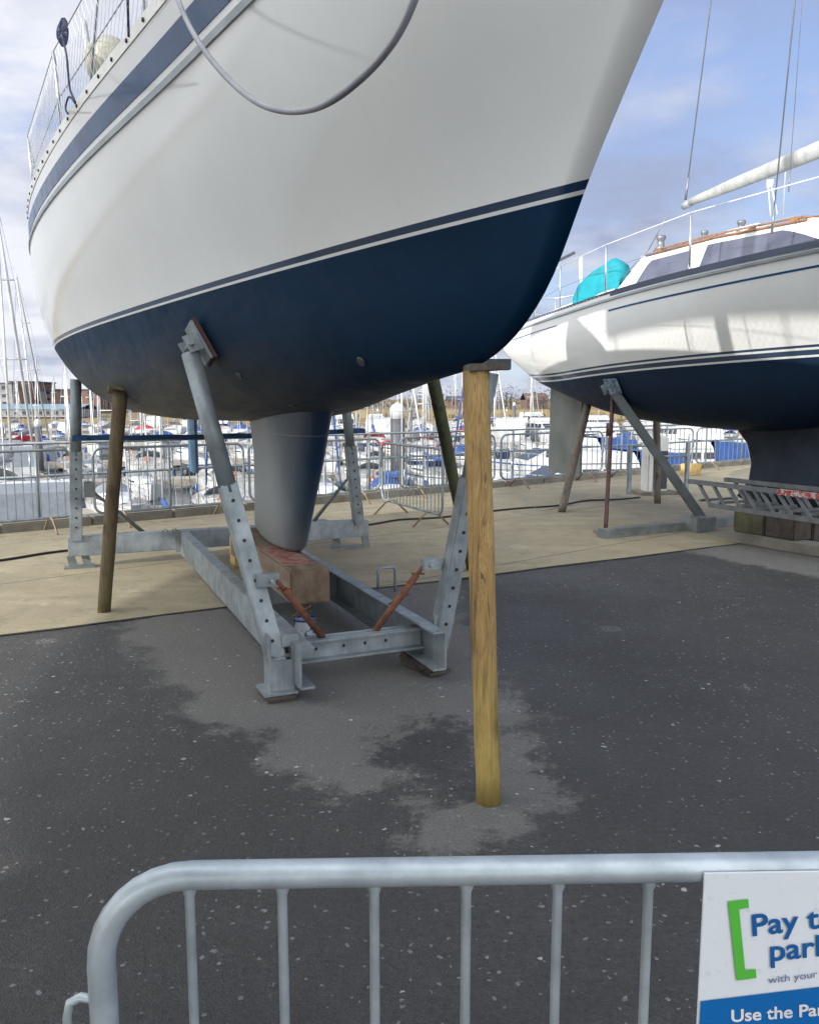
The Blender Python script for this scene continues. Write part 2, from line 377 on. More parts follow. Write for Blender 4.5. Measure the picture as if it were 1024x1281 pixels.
# ------------------------------------------------------------------ hull loft
def spline(P, n, per=None):
    """natural chord-length cubic through points P -> n samples"""
    P = np.array(P, float); d = np.sqrt(((P[1:]-P[:-1])**2).sum(1))**.6; t = np.concatenate([[0], np.cumsum(d)])
    N_ = len(P); h = np.diff(t); A = np.zeros((N_, N_)); B = np.zeros((N_, P.shape[1])); A[0, 0] = A[-1, -1] = 1
    for i in range(1, N_-1):
        A[i, i-1] = h[i-1]; A[i, i] = 2*(h[i-1]+h[i]); A[i, i+1] = h[i]
        B[i] = 3*((P[i+1]-P[i])/h[i]-(P[i]-P[i-1])/h[i-1])
    c = np.linalg.solve(A, B); out = []
    for k in range(n):
        x = t[-1]*k/(n-1); i = min(np.searchsorted(t, x, side='right')-1, N_-2); dx = x-t[i]
        a = P[i]; bq = (P[i+1]-P[i])/h[i]-h[i]*(2*c[i]+c[i+1])/3; dq = (c[i+1]-c[i])/(3*h[i])
        out.append(a+bq*dx+c[i]*dx**2+dq*dx**3)
    return np.array(out)
def loft(stations, nu=70, nv=34):
    S = np.array(stations, float)                       # station, row, xyz
    rows = np.array([spline(S[:, r], nu) for r in range(S.shape[1])])   # row, u, 3
    G = np.array([spline(rows[:, u], nv) for u in range(nu)])           # u, v, 3
    G[:, :, 1] = np.maximum(G[:, :, 1], 0); G[:, 0, 1] = 0; G[0, :, 1] = 0
    return G
def hull_mesh(name, G, mat_, parent):
    mb = MB(); nu, nv = G.shape[:2]
    V = {}
    def v(i, j, s):
        if G[i, j, 1] < 1e-4: s = 1
        k = (i, j, s)
        if k not in V: V[k] = mb.bm.verts.new((G[i, j, 0], G[i, j, 1]*s, G[i, j, 2]))
        return V[k]
    for s in (1, -1):
        for i in range(nu-1):
            for j in range(nv-1):
                q = [v(i, j, s), v(i, j+1, s), v(i+1, j+1, s), v(i+1, j, s)]
                q = list(dict.fromkeys(q))
                if len(q) > 2: mb._f(q, True)
    mb._f([v(nu-1, j, 1) for j in range(nv)]+[v(nu-1, j, -1) for j in range(nv-1, 0, -1)])
    return mb.build(name, mat_, parent, weld=1e-4)
def pt_z(G, i, z):      # point on column i at height z (upper part)
    c = G[i]
    for j in range(len(c)-1, 0, -1):
        if c[j-1, 2] <= z <= c[j, 2]:
            f = (z-c[j-1, 2])/(c[j, 2]-c[j-1, 2]+1e-9); return c[j-1]*(1-f)+c[j]*f
    return c[-1]
def belt(G, d0, d1, out, side=1, i0=0, i1=None, thick=.004):
    """strip following the sheer, from d0 to d1 below it, standing `out` proud"""
    P = [[], [], [], []]; nu = len(G); i1 = nu if i1 is None else i1
    for i in range(i0, i1):
        zs = G[i, -1, 2]; a, b_ = pt_z(G, i, zs-d0), pt_z(G, i, zs-d1)
        i_ = min(i+1, nu-1); j_ = max(i-1, 0); t = G[i_, -1]-G[j_, -1]; n = np.array([-t[1], t[0], 0]); n /= (np.linalg.norm(n)+1e-9)
        if n[1] < 0: n = -n
        for L, p, k in ((P[0], a, -.002), (P[1], a, out), (P[2], b_, out), (P[3], b_, -.002)):
            q = p+n*k; L.append(Vector((q[0], max(q[1], 0 if i == 0 else q[1])*side, q[2])))
    return [P[0], P[1], P[2], P[3]]
def belt_obj(name, G, d0, d1, out, m, parent, sides=(1, -1), **k):
    mb = MB()
    for s in sides:
        r = belt(G, d0, d1, out, s, **k)
        for a, b_ in zip(r, r[1:]): mb.grid([a, b_], smooth=False)
    return mb.build(name, m, parent)
def sheer_at(G, s, inset=.05, dz=0.):
    i = int(np.argmin(abs(G[:, -1, 0]-s))); i = max(1, min(len(G)-2, i))
    a, c = (G[i-1, -1], G[i, -1]) if G[i, -1, 0] > s else (G[i, -1], G[i+1, -1])
    f = (s-a[0])/(c[0]-a[0]+1e-9); p = a*(1-f)+c*f
    return Vector((p[0], max(p[1]-inset, 0), p[2]+dz))
def deck_mesh(name, G, m, parent, dz=-.02, camber=.07):
    mb = MB(); rows = []
    for i in range(0, len(G), 2):
        x, w, z = G[i, -1]; rows.append([Vector((x, w*k*.995, z+dz+camber*(1-k*k)*min(1, w))) for k in (-1, -.66, -.33, 0, .33, .66, 1)])
    mb.grid(rows); return mb.build(name, m, parent)

# ------------------------------------------------------------------ boat 1
O1 = Vector((-.33, 4.8, 0)); A1 = Vector((-.399, .917, 0)).normalized()
RZ1 = math.atan2(A1.y, A1.x)
st1 = [
 [(-1.0, 0, 1.81), (-1.68, 0, 1.895), (-2.05, 0, 2.12), (-2.24, 0, 2.38), (-2.64, 0, 2.87), (-3.28, 0, 3.68)],
 [(-.45, 0, 1.755), (-.98, .19, 1.87), (-1.25, .245, 2.09), (-1.38, .29, 2.36), (-1.68, .44, 2.88), (-2.1, .60, 3.60)],
 [(.35, 0, 1.67), (.02, .34, 1.78), (-.1, .54, 2.02), (-.08, .67, 2.345), (-.2, .86, 2.88), (-.5, 1.02, 3.53)],
 [(1.5, 0, 1.595), (1.4, .64, 1.69), (1.35, .90, 1.94), (1.3, 1.02, 2.325), (1.2, 1.2, 2.85), (1.1, 1.35, 3.50)],
 [(2.9, 0, 1.55), (2.9, .98, 1.665), (2.9, 1.25, 1.91), (2.9, 1.37, 2.30), (2.9, 1.53, 2.8), (2.9, 1.615, 3.48)],
 [(4.6, 0, 1.60), (4.6, .95, 1.72), (4.6, 1.34, 1.96), (4.6, 1.55, 2.28), (4.6, 1.69, 2.8), (4.6, 1.71, 3.48)],
 [(6.2, 0, 1.85), (6.2, .75, 1.93), (6.2, 1.12, 2.1), (6.2, 1.38, 2.34), (6.2, 1.56, 2.8), (6.2, 1.58, 3.52)],
 [(7.4, 0, 2.25), (7.45, .5, 2.29), (7.5, .82, 2.38), (7.55, 1.0, 2.5), (7.65, 1.22, 2.85), (7.8, 1.33, 3.58)]]
G1 = loft(st1)
hull1_m = hull_mat('yacht_hull_paint', (.77, .785, .785), (.006, .032, .085), (.66, .68, .68), (.0006, .0165, .044), -.016, 2.337, (0.0, .013, .040), stain_bounce=(.20, .185, .145))
yacht = empty('sailing_yacht', O1, RZ1)
tag(yacht, 'large white sailing yacht with navy blue bottom on a steel cradle, bow towards us', 'sailing yacht')
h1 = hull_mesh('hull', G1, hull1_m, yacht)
deck_mesh('deck', G1, white_pl, yacht)
def hit_early(q_):
    Wm = Matrix.Translation(O1) @ Matrix.Rotation(RZ1, 4, 'Z'); iw = Wm.inverted()
    t_ = BVHTree.FromPolygons([v_.co[:] for v_ in h1.data.vertices], [tuple(p_.vertices) for p_ in h1.data.polygons])
    l_, n_, i_, d_ = t_.ray_cast(iw @ Vector((0, 0, CAMH)), (iw.to_3x3() @ ray(*q_)).normalized())
    return l_, (n_ if n_.dot(iw.to_3x3() @ ray(*q_)) < 0 else -n_)
belt_obj('sheer_stripe', G1, .105, .215, .004, navy, yacht, i0=1)
belt_obj('rubbing_strake', G1, .252, .280, .012, alu_grey, yacht, i0=1)
# toe rail with scuppers
mb = MB()
for s in (1, -1):
    a = []; 
    prof = [(.0, -.008), (.004, .055), (-.03, .058), (-.035, -.03)]
    for i in range(1, len(G1)):
        t = G1[min(i+1, len(G1)-1), -1]-G1[i-1, -1]; n = np.array([-t[1], t[0], 0]); n /= np.linalg.norm(n)
        if n[1] < 0: n = -n
        a.append([Vector(((G1[i, -1]+n*(o_+.003))[0], max((G1[i, -1]+n*(o_+.003))[1], .0)*s, G1[i, -1, 2]+z_)) for o_, z_ in prof])
    mb.grid(a, smooth=False)
tr = mb.build('toe_rail', white_pl, yacht)
def wdir(G, s):
    a, b_ = sheer_at(G, s-.1, 0), sheer_at(G, s+.1, 0); t = (b_-a).normalized(); n = Vector((-t.y, t.x, 0)); n.normalize()
    return n if n.y > 0 else -n
s = -1.7
while s < 5.6:
    p = sheer_at(G1, s, 0, .022); n = wdir(G1, s); mb = MB()
    mb.tube([p+n*.0, p+n*.0125], .011, 10); mb.build('scupper', black, tr); s += .26
# keel
def foil(chord, thick, n=12):
    up = []
    for k in range(n+1):
        x = (1-math.cos(math.pi*k/n))/2
        y = thick/.2*(.2969*math.sqrt(x)-.126*x-.3516*x*x+.2843*x**3-.1036*x**4)
        up.append((x*chord, y*chord))
    return up
mb = MB(); rings = []
for z, x0, ch, th in ((1.85, .30, 2.35, .17), (1.56, .42, 2.1, .155), (1.3, .55, 1.85, .155), (.95, .78, 1.62, .16), (.66, .98, 1.45, .17), (.625, 1.03, 1.35, .14)):
    x0 += .2; u = foil(ch, th); ring = [(x0+x, y, z) for x, y in u]+[(x0+x, -y, z) for x, y in reversed(u[1:-1])]
    rings.append([mb.bm.verts.new(p) for p in ring])
for A, B in zip(rings, rings[1:]):
    n = len(A)
    for j in range(n): mb._f([A[j], A[(j+1) % n], B[(j+1) % n], B[j]], True)
mb._f(rings[-1])
m, nt, b = new_mat('keel_antifoul')
t = N(nt, 'ShaderNodeTexCoord'); sep = N(nt, 'ShaderNodeSeparateXYZ'); nt.links.new(t.outputs['Object'], sep.inputs[0])
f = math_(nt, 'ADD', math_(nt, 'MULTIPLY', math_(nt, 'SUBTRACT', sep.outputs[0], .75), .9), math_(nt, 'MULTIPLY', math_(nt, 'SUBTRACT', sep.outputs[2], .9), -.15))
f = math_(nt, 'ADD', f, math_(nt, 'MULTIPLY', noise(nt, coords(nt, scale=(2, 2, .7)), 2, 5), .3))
c = ramp(nt, f, [(.14, (.003, .020, .055)), (.42, (.05, .072, .095)), (.75, (.18, .195, .205))])  # paler aft: the keel's lit-to-dark falloff is painted into its colour
tide = ramp(nt, math_(nt, 'ADD', sep.outputs[2], math_(nt, 'MULTIPLY', noise(nt, coords(nt), 9, 4), .05)), [(.60, 0.), (.605, 0.), (.66, 0.)])
jl = math_(nt, 'LESS_THAN', math_(nt, 'ABSOLUTE', math_(nt, 'SUBTRACT', sep.outputs[2], math_(nt, 'ADD', 1.485, math_(nt, 'MULTIPLY', noise(nt, coords(nt), 12, 2), .012)))), .003)
c = mix(nt, math_(nt, 'MULTIPLY', jl, .5), c, (.16, .17, .17))
c = mix(nt, ramp(nt, noise(nt, coords(nt, scale=(3, 3, 1)), 7, 7, .8), [(.64, 0.), (.70, .35)]), c, (.13, .10, .08))
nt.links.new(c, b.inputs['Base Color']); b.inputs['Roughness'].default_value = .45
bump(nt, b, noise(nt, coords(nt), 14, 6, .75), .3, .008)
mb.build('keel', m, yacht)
# rudder (hidden aft)
mb = MB(); mb.prism([(5.72, -.012), (5.76, -.03), (5.9, -.04), (6.3, -.008), (6.3, .008), (5.9, .04), (5.76, .03), (5.72, .012)], .86, 1.95); mb.build('rudder', fender_blue, yacht)
for q_ in ((367, 507), (300, 470), (452, 452)):
    l_, n_ = hit_early(q_)
    mb = MB(); mb.tube([l_-n_*.004, l_+n_*.009], [.028, .024], 14); mb.tube([l_+n_*.0085, l_+n_*.0095], .012, 10); mb.build('skin_fitting', dkgrey, yacht)
# stanchions & guard rails, netting
tops = []
sts = [-2.0, 0.0, 1.95, 3.95, 5.9]
for side in (1, -1):
    tp = []
    for s in sts:
        p = sheer_at(G1, s, .06); p.y *= side; q = p+Vector((0, .035*side, .62))
        mb = MB(); mb.tube([p, q], .0125, 8); mb.tube([p, p+Vector((0, 0, .07))], .02, 8); mb.build('stanchion', stainless, yacht); tp.append(q)
    for k in (1., .5):
        mb = MB()
        for a, c2, s0, s1 in zip(tp, tp[1:], sts, sts[1:]):
            lo = lambda q, s: Vector((q.x, sheer_at(G1, s, .06).y*side, sheer_at(G1, s, .06).z)).lerp(q, k)
            mb.tube([lo(a, s0), lo(c2, s1)], .004, 5)
        mb.build('guard_wire', wire, yacht)
    # diamond netting between the wires and the toe rail
    mb = MB()
    def rail(s, k):
        i = max(j for j in range(len(sts)) if sts[j] <= s+1e-6); i = min(i, len(sts)-2); f = (s-sts[i])/(sts[i+1]-sts[i])
        q = tp[i].lerp(tp[i+1], f); p = sheer_at(G1, s, .055); p.y *= side
        return p.lerp(q, k)
    s = -2.0
    while s < 5.3:
        for d in (.42, -.42):
            if -2.0 <= s+d <= 5.85: mb.tube([rail(s, .06), rail(s+d*.5, .5), rail(s+d, .985)], .0016, 3, caps=False)
        s += .085
    mb.build('guard_net', white_wire, yacht)
# coachroof, mast (mostly above the frame)
mb = MB()
for x0, x1, w0, w1, h in ((-.6, 4.2, .55, 1.0, .32),):
    mb.grid([[(x0, -w0, 3.5), (x0, w0, 3.5)], [(x0+.5, -w0*.85, 3.5+h), (x0+.5, w0*.85, 3.5+h)], [(x1, -w1*.85, 3.52+h), (x1, w1*.85, 3.52+h)], [(x1+.15, -w1, 3.5), (x1+.15, w1, 3.5)]], smooth=False)
    for sd in (1, -1): mb.grid([[(x0, w0*sd, 3.5), (x0+.5, w0*.85*sd, 3.5+h)], [(x1+.15, w1*sd, 3.5), (x1, w1*.85*sd, 3.52+h)]], smooth=False)
mb.build('coachroof', white_pl, yacht)
mb = MB(); mb.tube([(1.0, 0, 3.75), (1.05, 0, 15.)], .085, 12); mb.build('mast', white_pl, yacht)
mb = MB(); mb.tube([(-3.2, 0, 3.7), (.95, 0, 14.6)], .045, 8); mb.build('furled_jib', sailcover, yacht)
mb = MB()
for sd in (1, -1): mb.tube([(1.1, 1.3*sd, 3.5), (1.05, .6*sd, 9.), (1.05, 0, 14.5)], .006, 5)
mb.build('shroud', wire, yacht)
mb = MB(); R = []
for k in range(7):
    a = math.pi*.5*k/6; R.append([(2.9-.95*math.sin(a), .78*math.cos(t_), 3.62+(.1+.92*math.sin(a)**.6)*math.sin(t_)) for t_ in [math.pi*i/10 for i in range(11)]])
R = [[(4.0-(p[0]-1.9), p[1], p[2]) for p in r] for r in R]
mb.grid(R); mb.build('sprayhood', M('navy_canvas', (.02, .035, .09), .85), yacht)
mb = MB(); mb.tube([(1.15, 0, 4.75), (3.0, 0, 4.72), (5.4, 0, 4.66)], [.16, .14, .09], 12); mb.build('boom', sailcover, yacht)
# things on its deck / rail
W1 = Matrix.Translation(O1) @ Matrix.Rotation(RZ1, 4, 'Z')
def on1(p): return W1 @ Vector(p)
IW1 = W1.inverted()
def pix_on_w(x, y, w):    # boat-frame point of the vertical plane w seen at a place of the photo
    o_ = IW1 @ Vector((0, 0, CAMH)); r = IW1.to_3x3() @ ray(x, y); t = (w-o_.y)/r.y; return o_+r*t
# cream life-raft/ fender roll lying behind the net
c0 = pix_on_w(136, 78, 1.12)
mb = MB(); prof = []
for k in range(13):
    a = math.pi*k/12; prof.append((.16*math.sin(a)**.6 if 0 < k < 12 else .0, -.30*math.cos(a)))
mb.lathe(prof, seg=20)
o = mb.build('fender', cream); o.location = on1(c0); o.rotation_euler = (R_(78), 0, RZ1+R_(90)); tag(o, 'fat cream fender lying on the deck of the near yacht behind its guard net', 'fender')
# blue rope coil hanging from guard wire
def rope_thing(name, pts, r, m, label, cat, knot=None):
    root = empty(name, on1(pts[0])); inv = Matrix.Translation(-on1(pts[0]))
    P = spline([list(on1(p)-on1(pts[0])) for p in pts], 40)
    mb = MB(); mb.tube([Vector(p) for p in P], r, 7); mb.build('rope', m, root)
    if knot:
        mb = MB()
        for a in range(5):
            c = on1(knot)-on1(pts[0]); rr_ = .028+.006*a
            loop = [c+Vector((math.cos(t)*rr_*.5+(a-2)*.006, math.sin(t*1.)*.012, math.sin(t)*rr_*1.7)) for t in [2*math.pi*i/14 for i in range(15)]]
            mb.tube(loop, .009, 6)
        mb.build('coil', m, root)
    tag(root, label, cat)
w_ = 1.42
P = [pix_on_w(x, y, w_) for x, y in [(75, 30), (80, 55), (84, 75), (86, 100), (90, 118), (94, 128), (89, 122), (84, 125), (82, 135), (85, 142)]]
rope_thing('mooring_rope', P, .006, blue_rope, 'navy and white rope coil hung from the near yacht top guard wire', 'rope', knot=pix_on_w(77, 40, w_))
P = [pix_on_w(x, y, 1.62) for x, y in [(42, 135), (44, 148), (50, 162), (59, 180)]]
rope_thing('mooring_rope', P, .006, blue_rope, 'short dark rope knotted on the guard wire at the far left of the near yacht', 'rope', knot=pix_on_w(42, 142, 1.62))
P = [pix_on_w(x, y, 1.2) for x, y in [(159, -20), (160, 10), (161, 46)]]
rope_thing('mooring_rope', P, .006, blue_rope, 'dark rope hanging straight down above the cream fender on the near yacht', 'rope')
# white rolled tube upright on deck
a, c_ = pix_on_w(113, 84, 1.0), pix_on_w(105, 26, 1.0)
mb = MB(); mb.tube([on1(a)-on1(a)+Vector((0, 0, 0)), on1(c_)-on1(a)], .035, 12)
o = mb.build('deck_tube', sailcover); o.location = on1(a); tag(o, 'upright white padded tube on deck left of the cream fender', 'tube')
# grey hose looped over the bow side
A_, B_ = Vector((-.55, 1.10, 0)), Vector((-2.75, .62, 0)); pn = Vector((-(B_-A_).y, (B_-A_).x, 0)).normalized()
def pix_plane(x, y):
    o_ = IW1 @ Vector((0, 0, CAMH)); r = IW1.to_3x3() @ ray(x, y); t = (A_-o_).dot(pn)/r.dot(pn); return o_+r*t
hp = [pix_plane(x, y) for x, y in [(205, -40), (219, -10), (232, 22), (255, 62), (287, 100), (322, 128), (360, 139), (400, 133), (440, 108), (480, 68), (505, 30), (520, -5), (538, -50)]]
root0 = on1(hp[0]); mb = MB(); P = spline([list(on1(p)-root0) for p in hp], 70); mb.tube([Vector(p) for p in P], .011, 10)
o = mb.build('hose', hose_m); o.location = root0; tag(o, 'light grey hose hanging in a loop down the white bow of the near yacht', 'hose')

# BVH of hull 1 in world coordinates
def bvh_of(o, W):
    me = o.data; return BVHTree.FromPolygons([W @ v.co for v in me.vertices], [tuple(p.vertices) for p in me.polygons])
B1 = bvh_of(h1, W1)
def hit(bvh, x, y):
    l, n, i, d = bvh.ray_cast(Vector((0, 0, CAMH)), ray(x, y).normalized()); return l, (n if n is None or n.dot(ray(x, y)) < 0 else -n)
def hull_up(bvh, p):    # hull surface straight above p
    l, n, i, d = bvh.ray_cast(Vector((p[0], p[1], .3)), Vector((0, 0, 1))); return l

# ------------------------------------------------------------------ cradle under boat 1
cr = empty('boat_cradle', O1, RZ1); tag(cr, 'galvanised steel boat cradle with four bolted uprights under the near yacht', 'cradle')
def chan(mb, p0, p1, h, fl, t=.012, open_=1):      # C channel, web vertical, flanges towards open_ side
    p0, p1 = Vector(p0), Vector(p1); d = (p1-p0).normalized(); y = Vector((0, 0, 1)).cross(d)*open_
    mb.beam(p0+y*t/2, p1+y*t/2, t, h, bev=.003)
    for z in (h/2-t/2, -h/2+t/2): mb.beam(p0+y*(fl/2+t/2)+Vector((0, 0, z+.0015*(1 if z > 0 else -1))), p1+y*(fl/2+t/2)+Vector((0, 0, z+.0015*(1 if z > 0 else -1))), fl, t*1.2, bev=.003)
for sd, w in ((1, .40), (-1, -.52)):
    mb = MB(); chan(mb, (-.20, w, .215), (4.44, w, .215), .24, .085, open_=-sd); mb.build('side_rail', galv, cr)
mb = MB(); chan(mb, (.16, .375, .215), (.16, -.505, .215), .13, .06, open_=-1)
chan(mb, (.185, -.505, .215), (.185, .375, .215), .125, .03, open_=-1)
fx = mb.build('cross_channel', galv, cr)
for w in (.02, -.12, -.26, .2):
    mb = MB(); mb.tube([(.155, w, .215), (.1475, w, .215)], .011, 10); mb.build('bolt_hole', black, fx)
mb = MB(); mb.box((1.9, -.06, .20), (.14, .88, .20)); mb.build('cross_channel', galv_dk, cr)
mb = MB()
mb.beam((4.55, 1.52, .24), (4.55, -1.78, .24), .16, .20, bev=.008); mb.build('rear_beam', galv, cr)
for w in (1.36, 1.5, -1.40, -1.76):
    mb = MB(); mb.beam((4.58, w, .14), (4.58, w-.03, .0), .08, .03, up=(1, 0, 0)); mb.build('rear_foot', galv_dk, cr)
for w_, l_ in ((1.42, .3), (-1.58, .45)):
    mb = MB(); mb.box((4.58, w_, .012), (.16, l_, .02)); mb.build('foot_plate', galv_dk, cr)
# rail-end clip and hooks on the rear beam
mb = MB()
for w in (.42, .52):
    mb.tube([(4.44, w, .345), (4.44, w+.03, .375), (4.44, w+.07, .36), (4.44, w+.05, .345)], .005, 6)
mb.box((4.44, .43, .24), (.03, .05, .24)); mb.build('retaining_pin', galv_dk, cr)
mb = MB(); mb.tube([(1.05, -.56, .33), (1.05, -.56, .47), (1.05, -.58, .49), (1.05, -.68, .49), (1.05, -.70, .47), (1.05, -.70, .30)], .012, 8); mb.build('lifting_loop', galv, cr)
def arm(foot, top, joint=.57, w0=.108, nh=8, hole_dir=(-1, 0, 0), front=True):
    """box-section lower part with bolt holes and round telescopic tube above (boat frame)"""
    foot, top = Vector(foot), Vector(top); j = foot.lerp(top, joint)
    root_ = MB(); d = (top-foot).normalized()
    root_.beam(foot, j, w0, .105, up=(-1, 0, 0), bev=.008)
    a = root_.build('upright', galv, cr)
    mb = MB(); mb.tube([j-d*.05, top-d*.04], .054, 20); mb.build('telescopic_tube', steel_pipe, a)
    n = (Vector((-1, 0, 0))-d*Vector((-1, 0, 0)).dot(d)).normalized()
    for k in range(nh):
        p = foot.lerp(j, .16+.75*k/(nh-1))+n*.0575
        mb = MB(); mb.tube([p-n*.004, p+n*.0012], .0105, 10); mb.build('bolt_hole', black, a)
    return a, d
lp, ln = hit(B1, 258, 426); lpb, lnb = IW1 @ lp, IW1.to_3x3() @ ln
def swivel(p, n, parent, d, w=.28, tilt=None):
    """pad plate against the hull with a forked bracket"""
    n = n.normalized(); t = Vector((0, 0, 1)).cross(n).normalized(); t2 = n.cross(t)
    if tilt:
        q_ = Matrix.Rotation(tilt, 3, n); t, t2 = q_@t, q_@t2
    R3 = Matrix((t, t2, n)).transposed()
    mb = MB(); mb.box(p-n*-.0+n*.032, (.16, .27, .022), R3, bev=.004); q = mb.build('pad', redox, parent)
    mb = MB(); mb.box(p+n*.052, (.13, .25, .018), R3, bev=.003)
    for sg in (-1, 1):
        mb.box(p+n*.10+t*sg*.05, (.012, .11, .10), R3, bev=.003)
    mb.tube([p+n*.125-t*.075, p+n*.125+t*.075], .016, 10); mb.build('swivel_bracket', galv, q)
foot = Vector((.0, .47, .10)); tp_ = lpb+lnb*.12
arL, dL = arm(foot+Vector((0, 0, .06)), tp_)
swivel(lpb, lnb, arL, dL, tilt=R_(22))
# right arm: pad lies behind the post top
rp = Vector((-.10, -.86, 1.93)); footR = Vector((.1, -.60, .14))
arR, dR = arm(footR, rp, joint=.62)
for (f, tp, w) in ((Vector((4.50, 1.44, .30)), Vector((4.45, 1.36, 0)), 0), (Vector((4.50, -1.66, .30)), Vector((4.2, -1.38, 0)), 0)):
    l = hull_up(B1, on1((tp.x, tp.y, 0))); z = l.z if l else 1.95
    arm(f, (tp.x, tp.y, z+.02), joint=.55, w0=.12)
# foot brackets and shims of the front
mb = MB()
mb.box((0, .47+.066, .21), (.15, .010, .36), bev=.003); mb.box((0, .47-.066, .18), (.15, .010, .26), bev=.003); mb.box((.07, .47, .18), (.01, .12, .25))
mb.box((0, .485, .052), (.22, .20, .014), bev=.003); mb.tube([(-.02, .40, .25), (-.02, .545, .25)], .014, 8); mb.box((-.065, .47, .15), (.008, .125, .18), bev=.002)
mb.box((-.02, .405, .34), (.012, .10, .07))
mb.build('foot_bracket', galv, cr)
mb = MB(); mb.box((.05, -.62, .34), (.012, .14, .07)); mb.build('foot_bracket', galv, cr)
for i, (z, dx) in enumerate(((.032, 0), (.011, .012))):
    mb = MB(); mb.box((dx, .48, z), (.22-.01*i, .16, .019), bev=.002); mb.build('timber_shim', wood_shim, cr)
for i, (z, dx) in enumerate(((.072, 0), (.048, .01), (.024, -.006))):
    mb = MB(); mb.box((.12+dx, -.50-.01*i, z), (.34, .16, .022), 0.1*i, bev=.002); mb.build('timber_shim', wood_shim, cr)
# rusty screw props
def screw(p0, p1):
    p0, p1 = Vector(p0), Vector(p1); d = p1-p0; mb = MB()
    mb.tube([p0, p0.lerp(p1, .12)], .013, 8); mb.tube([p0.lerp(p1, .1), p0.lerp(p1, .86)], .022, 12); mb.tube([p0.lerp(p1, .84), p1], .013, 8)
    mb.tube([p0.lerp(p1, .86)-Vector((0, .05, 0)), p0.lerp(p1, .86)+Vector((0, .04, .01))], .006, 6)
    o_ = mb.build('screw_brace', rust, cr)
    mb = MB(); mid = p0.lerp(p1, .52); mb.tube([mid-Vector((.09, .03, -.05)), mid+Vector((.09, .03, -.05))], .006, 6); mb.build('tommy_bar', rust, o_)
    sg_ = 1 if p1.y > 0 else -1; mb = MB(); mb.box(p1+Vector((.03 if sg_ > 0 else -.005, .045*sg_, 0)), (.045, .13, .075), bev=.004)
    mb.tube([p1+Vector((-.05, .03*sg_, 0)), p1+Vector((.05, .03*sg_, 0))], .011, 8); mb.build('brace_lug', galv, o_)
def on_s(x, y, s):    # boat-frame point of the cross-plane s
    o_ = IW1 @ Vector((0, 0, CAMH)); r = IW1.to_3x3() @ ray(x, y); t = (s-o_.x)/r.x; return o_+r*t
screw(on_s(409, 804, .17), on_s(346, 726, .02))
screw(on_s(463, 797, .17), on_s(531, 706, .10))
# light braces at the rear
for x0, y0, x1, y1 in ((112, 612, 182, 668), (440, 592, 392, 652)):
    a, c_ = on_s(x0, y0, 4.5), on_s(x1, y1, 5.6); mb = MB(); mb.tube([a, c_], .016, 8); mb.tube([a.lerp(c_, .35), c_], .024, 8); mb.build('rear_brace', galv_dk, cr)
    mb = MB(); mb.box(c_-Vector((0, 0, .05)), (.2, .36, .12)); mb.box(a, (.1, .1, .16)); mb.build('brace_block', galv_dk, cr)

# strap round the rear uprights
mb = MB(); a, c_ = on_s(103, 548, 4.42), on_s(447, 539, 4.42)
pts = [a.lerp(c_, k/14)+Vector((0, 0, -.02*math.sin(math.pi*k/14)+.004*math.sin(k*2.1))) for k in range(15)]
for p, q in zip(pts, pts[1:]): mb.beam(p, q, .006, .055)
mb.box(a+Vector((.06, .02, 0)), (.16, .15, .055)); mb.box(c_+Vector((.08, -.02, 0)), (.18, .15, .055))
o = mb.build('strap', blue_strap, None); o.matrix_world = W1; tag(o, 'dark blue webbing strap stretched between the two rear cradle uprights', 'strap')
# timber block under the keel
bk = empty('timber_block', on1((1.6, .09, .38)), RZ1); tag(bk, 'heavy brown timber baulk carrying the keel of the near yacht', 'timber block')
mb = MB(); mb.box((0, 0, .12), (1.98, .27, .235), bev=.012); o = mb.build('baulk', wood_block, bk)
mb = MB(); mb.box((-.42, .02, .2385), (.75, .20, .004)); mb.build('paint_spill', paint_red, bk)
mb = MB(); mb.box((.95, -.03, -.03), (.22, .30, .26), bev=.01); o = mb.build('timber_block', wood_yellow); o.location = on1((1.6, .1, .45)); o.rotation_euler = (0, 0, RZ1)  # yellow paints the sunlight on the side face at the baulk's far end
tag(o, 'yellow block standing for the sunlit far end of the brown baulk, left of the keel', 'timber block')
# paint tin
tin = empty('paint_tin', atz(403, 797, 0.) ); tag(tin, 'small white and blue paint tin on the ground under the keel baulk', 'paint tin')
tin.location = on1((1.0, .02, 0))
tinm = M('tin_label', (.5, .55, .6), .35, .1, (.02, .09, .22), 9, lo=.48, hi=.52)
mb = MB(); mb.lathe([(.078, 0), (.08, .005), (.08, .17), (.078, .175)], seg=24); mb.build('can', tinm, tin)
mb = MB(); mb.lathe([(.082, .172), (.082, .182), (.07, .184), (.068, .178)], seg=24); mb.build('lid', navy, tin)

# ------------------------------------------------------------------ timber props
def pole(name, base, top, r0, r1, m, label, cat='timber prop', wob=.0015, seg=18):
    base, top = Vector(base), Vector(top); n = 14; pts = []; rs = []
    for k in range(n+1):
        f = k/n; pts.append((top-base)*f+Vector((rnd.uniform(-wob, wob), rnd.uniform(-wob, wob), 0)) if 0 < k < n else (top-base)*f); rs.append((r0+(r1-r0)*f)*rnd.uniform(.98, 1.02))
    mb = MB(); mb.tube(pts, rs, seg); o_ = mb.build(name, m); o_.location = base; tag(o_, label, cat); return o_
pb = atz(611, 1003); ptop = aty(595, 466, pb.y+.07)
hz = hull_up(B1, (ptop.x, ptop.y))
post = pole('timber_post', pb, (ptop.x, ptop.y, 1.835), .053, .056, wood_new, 'stout yellow round timber post standing upright under the bow of the near yacht')
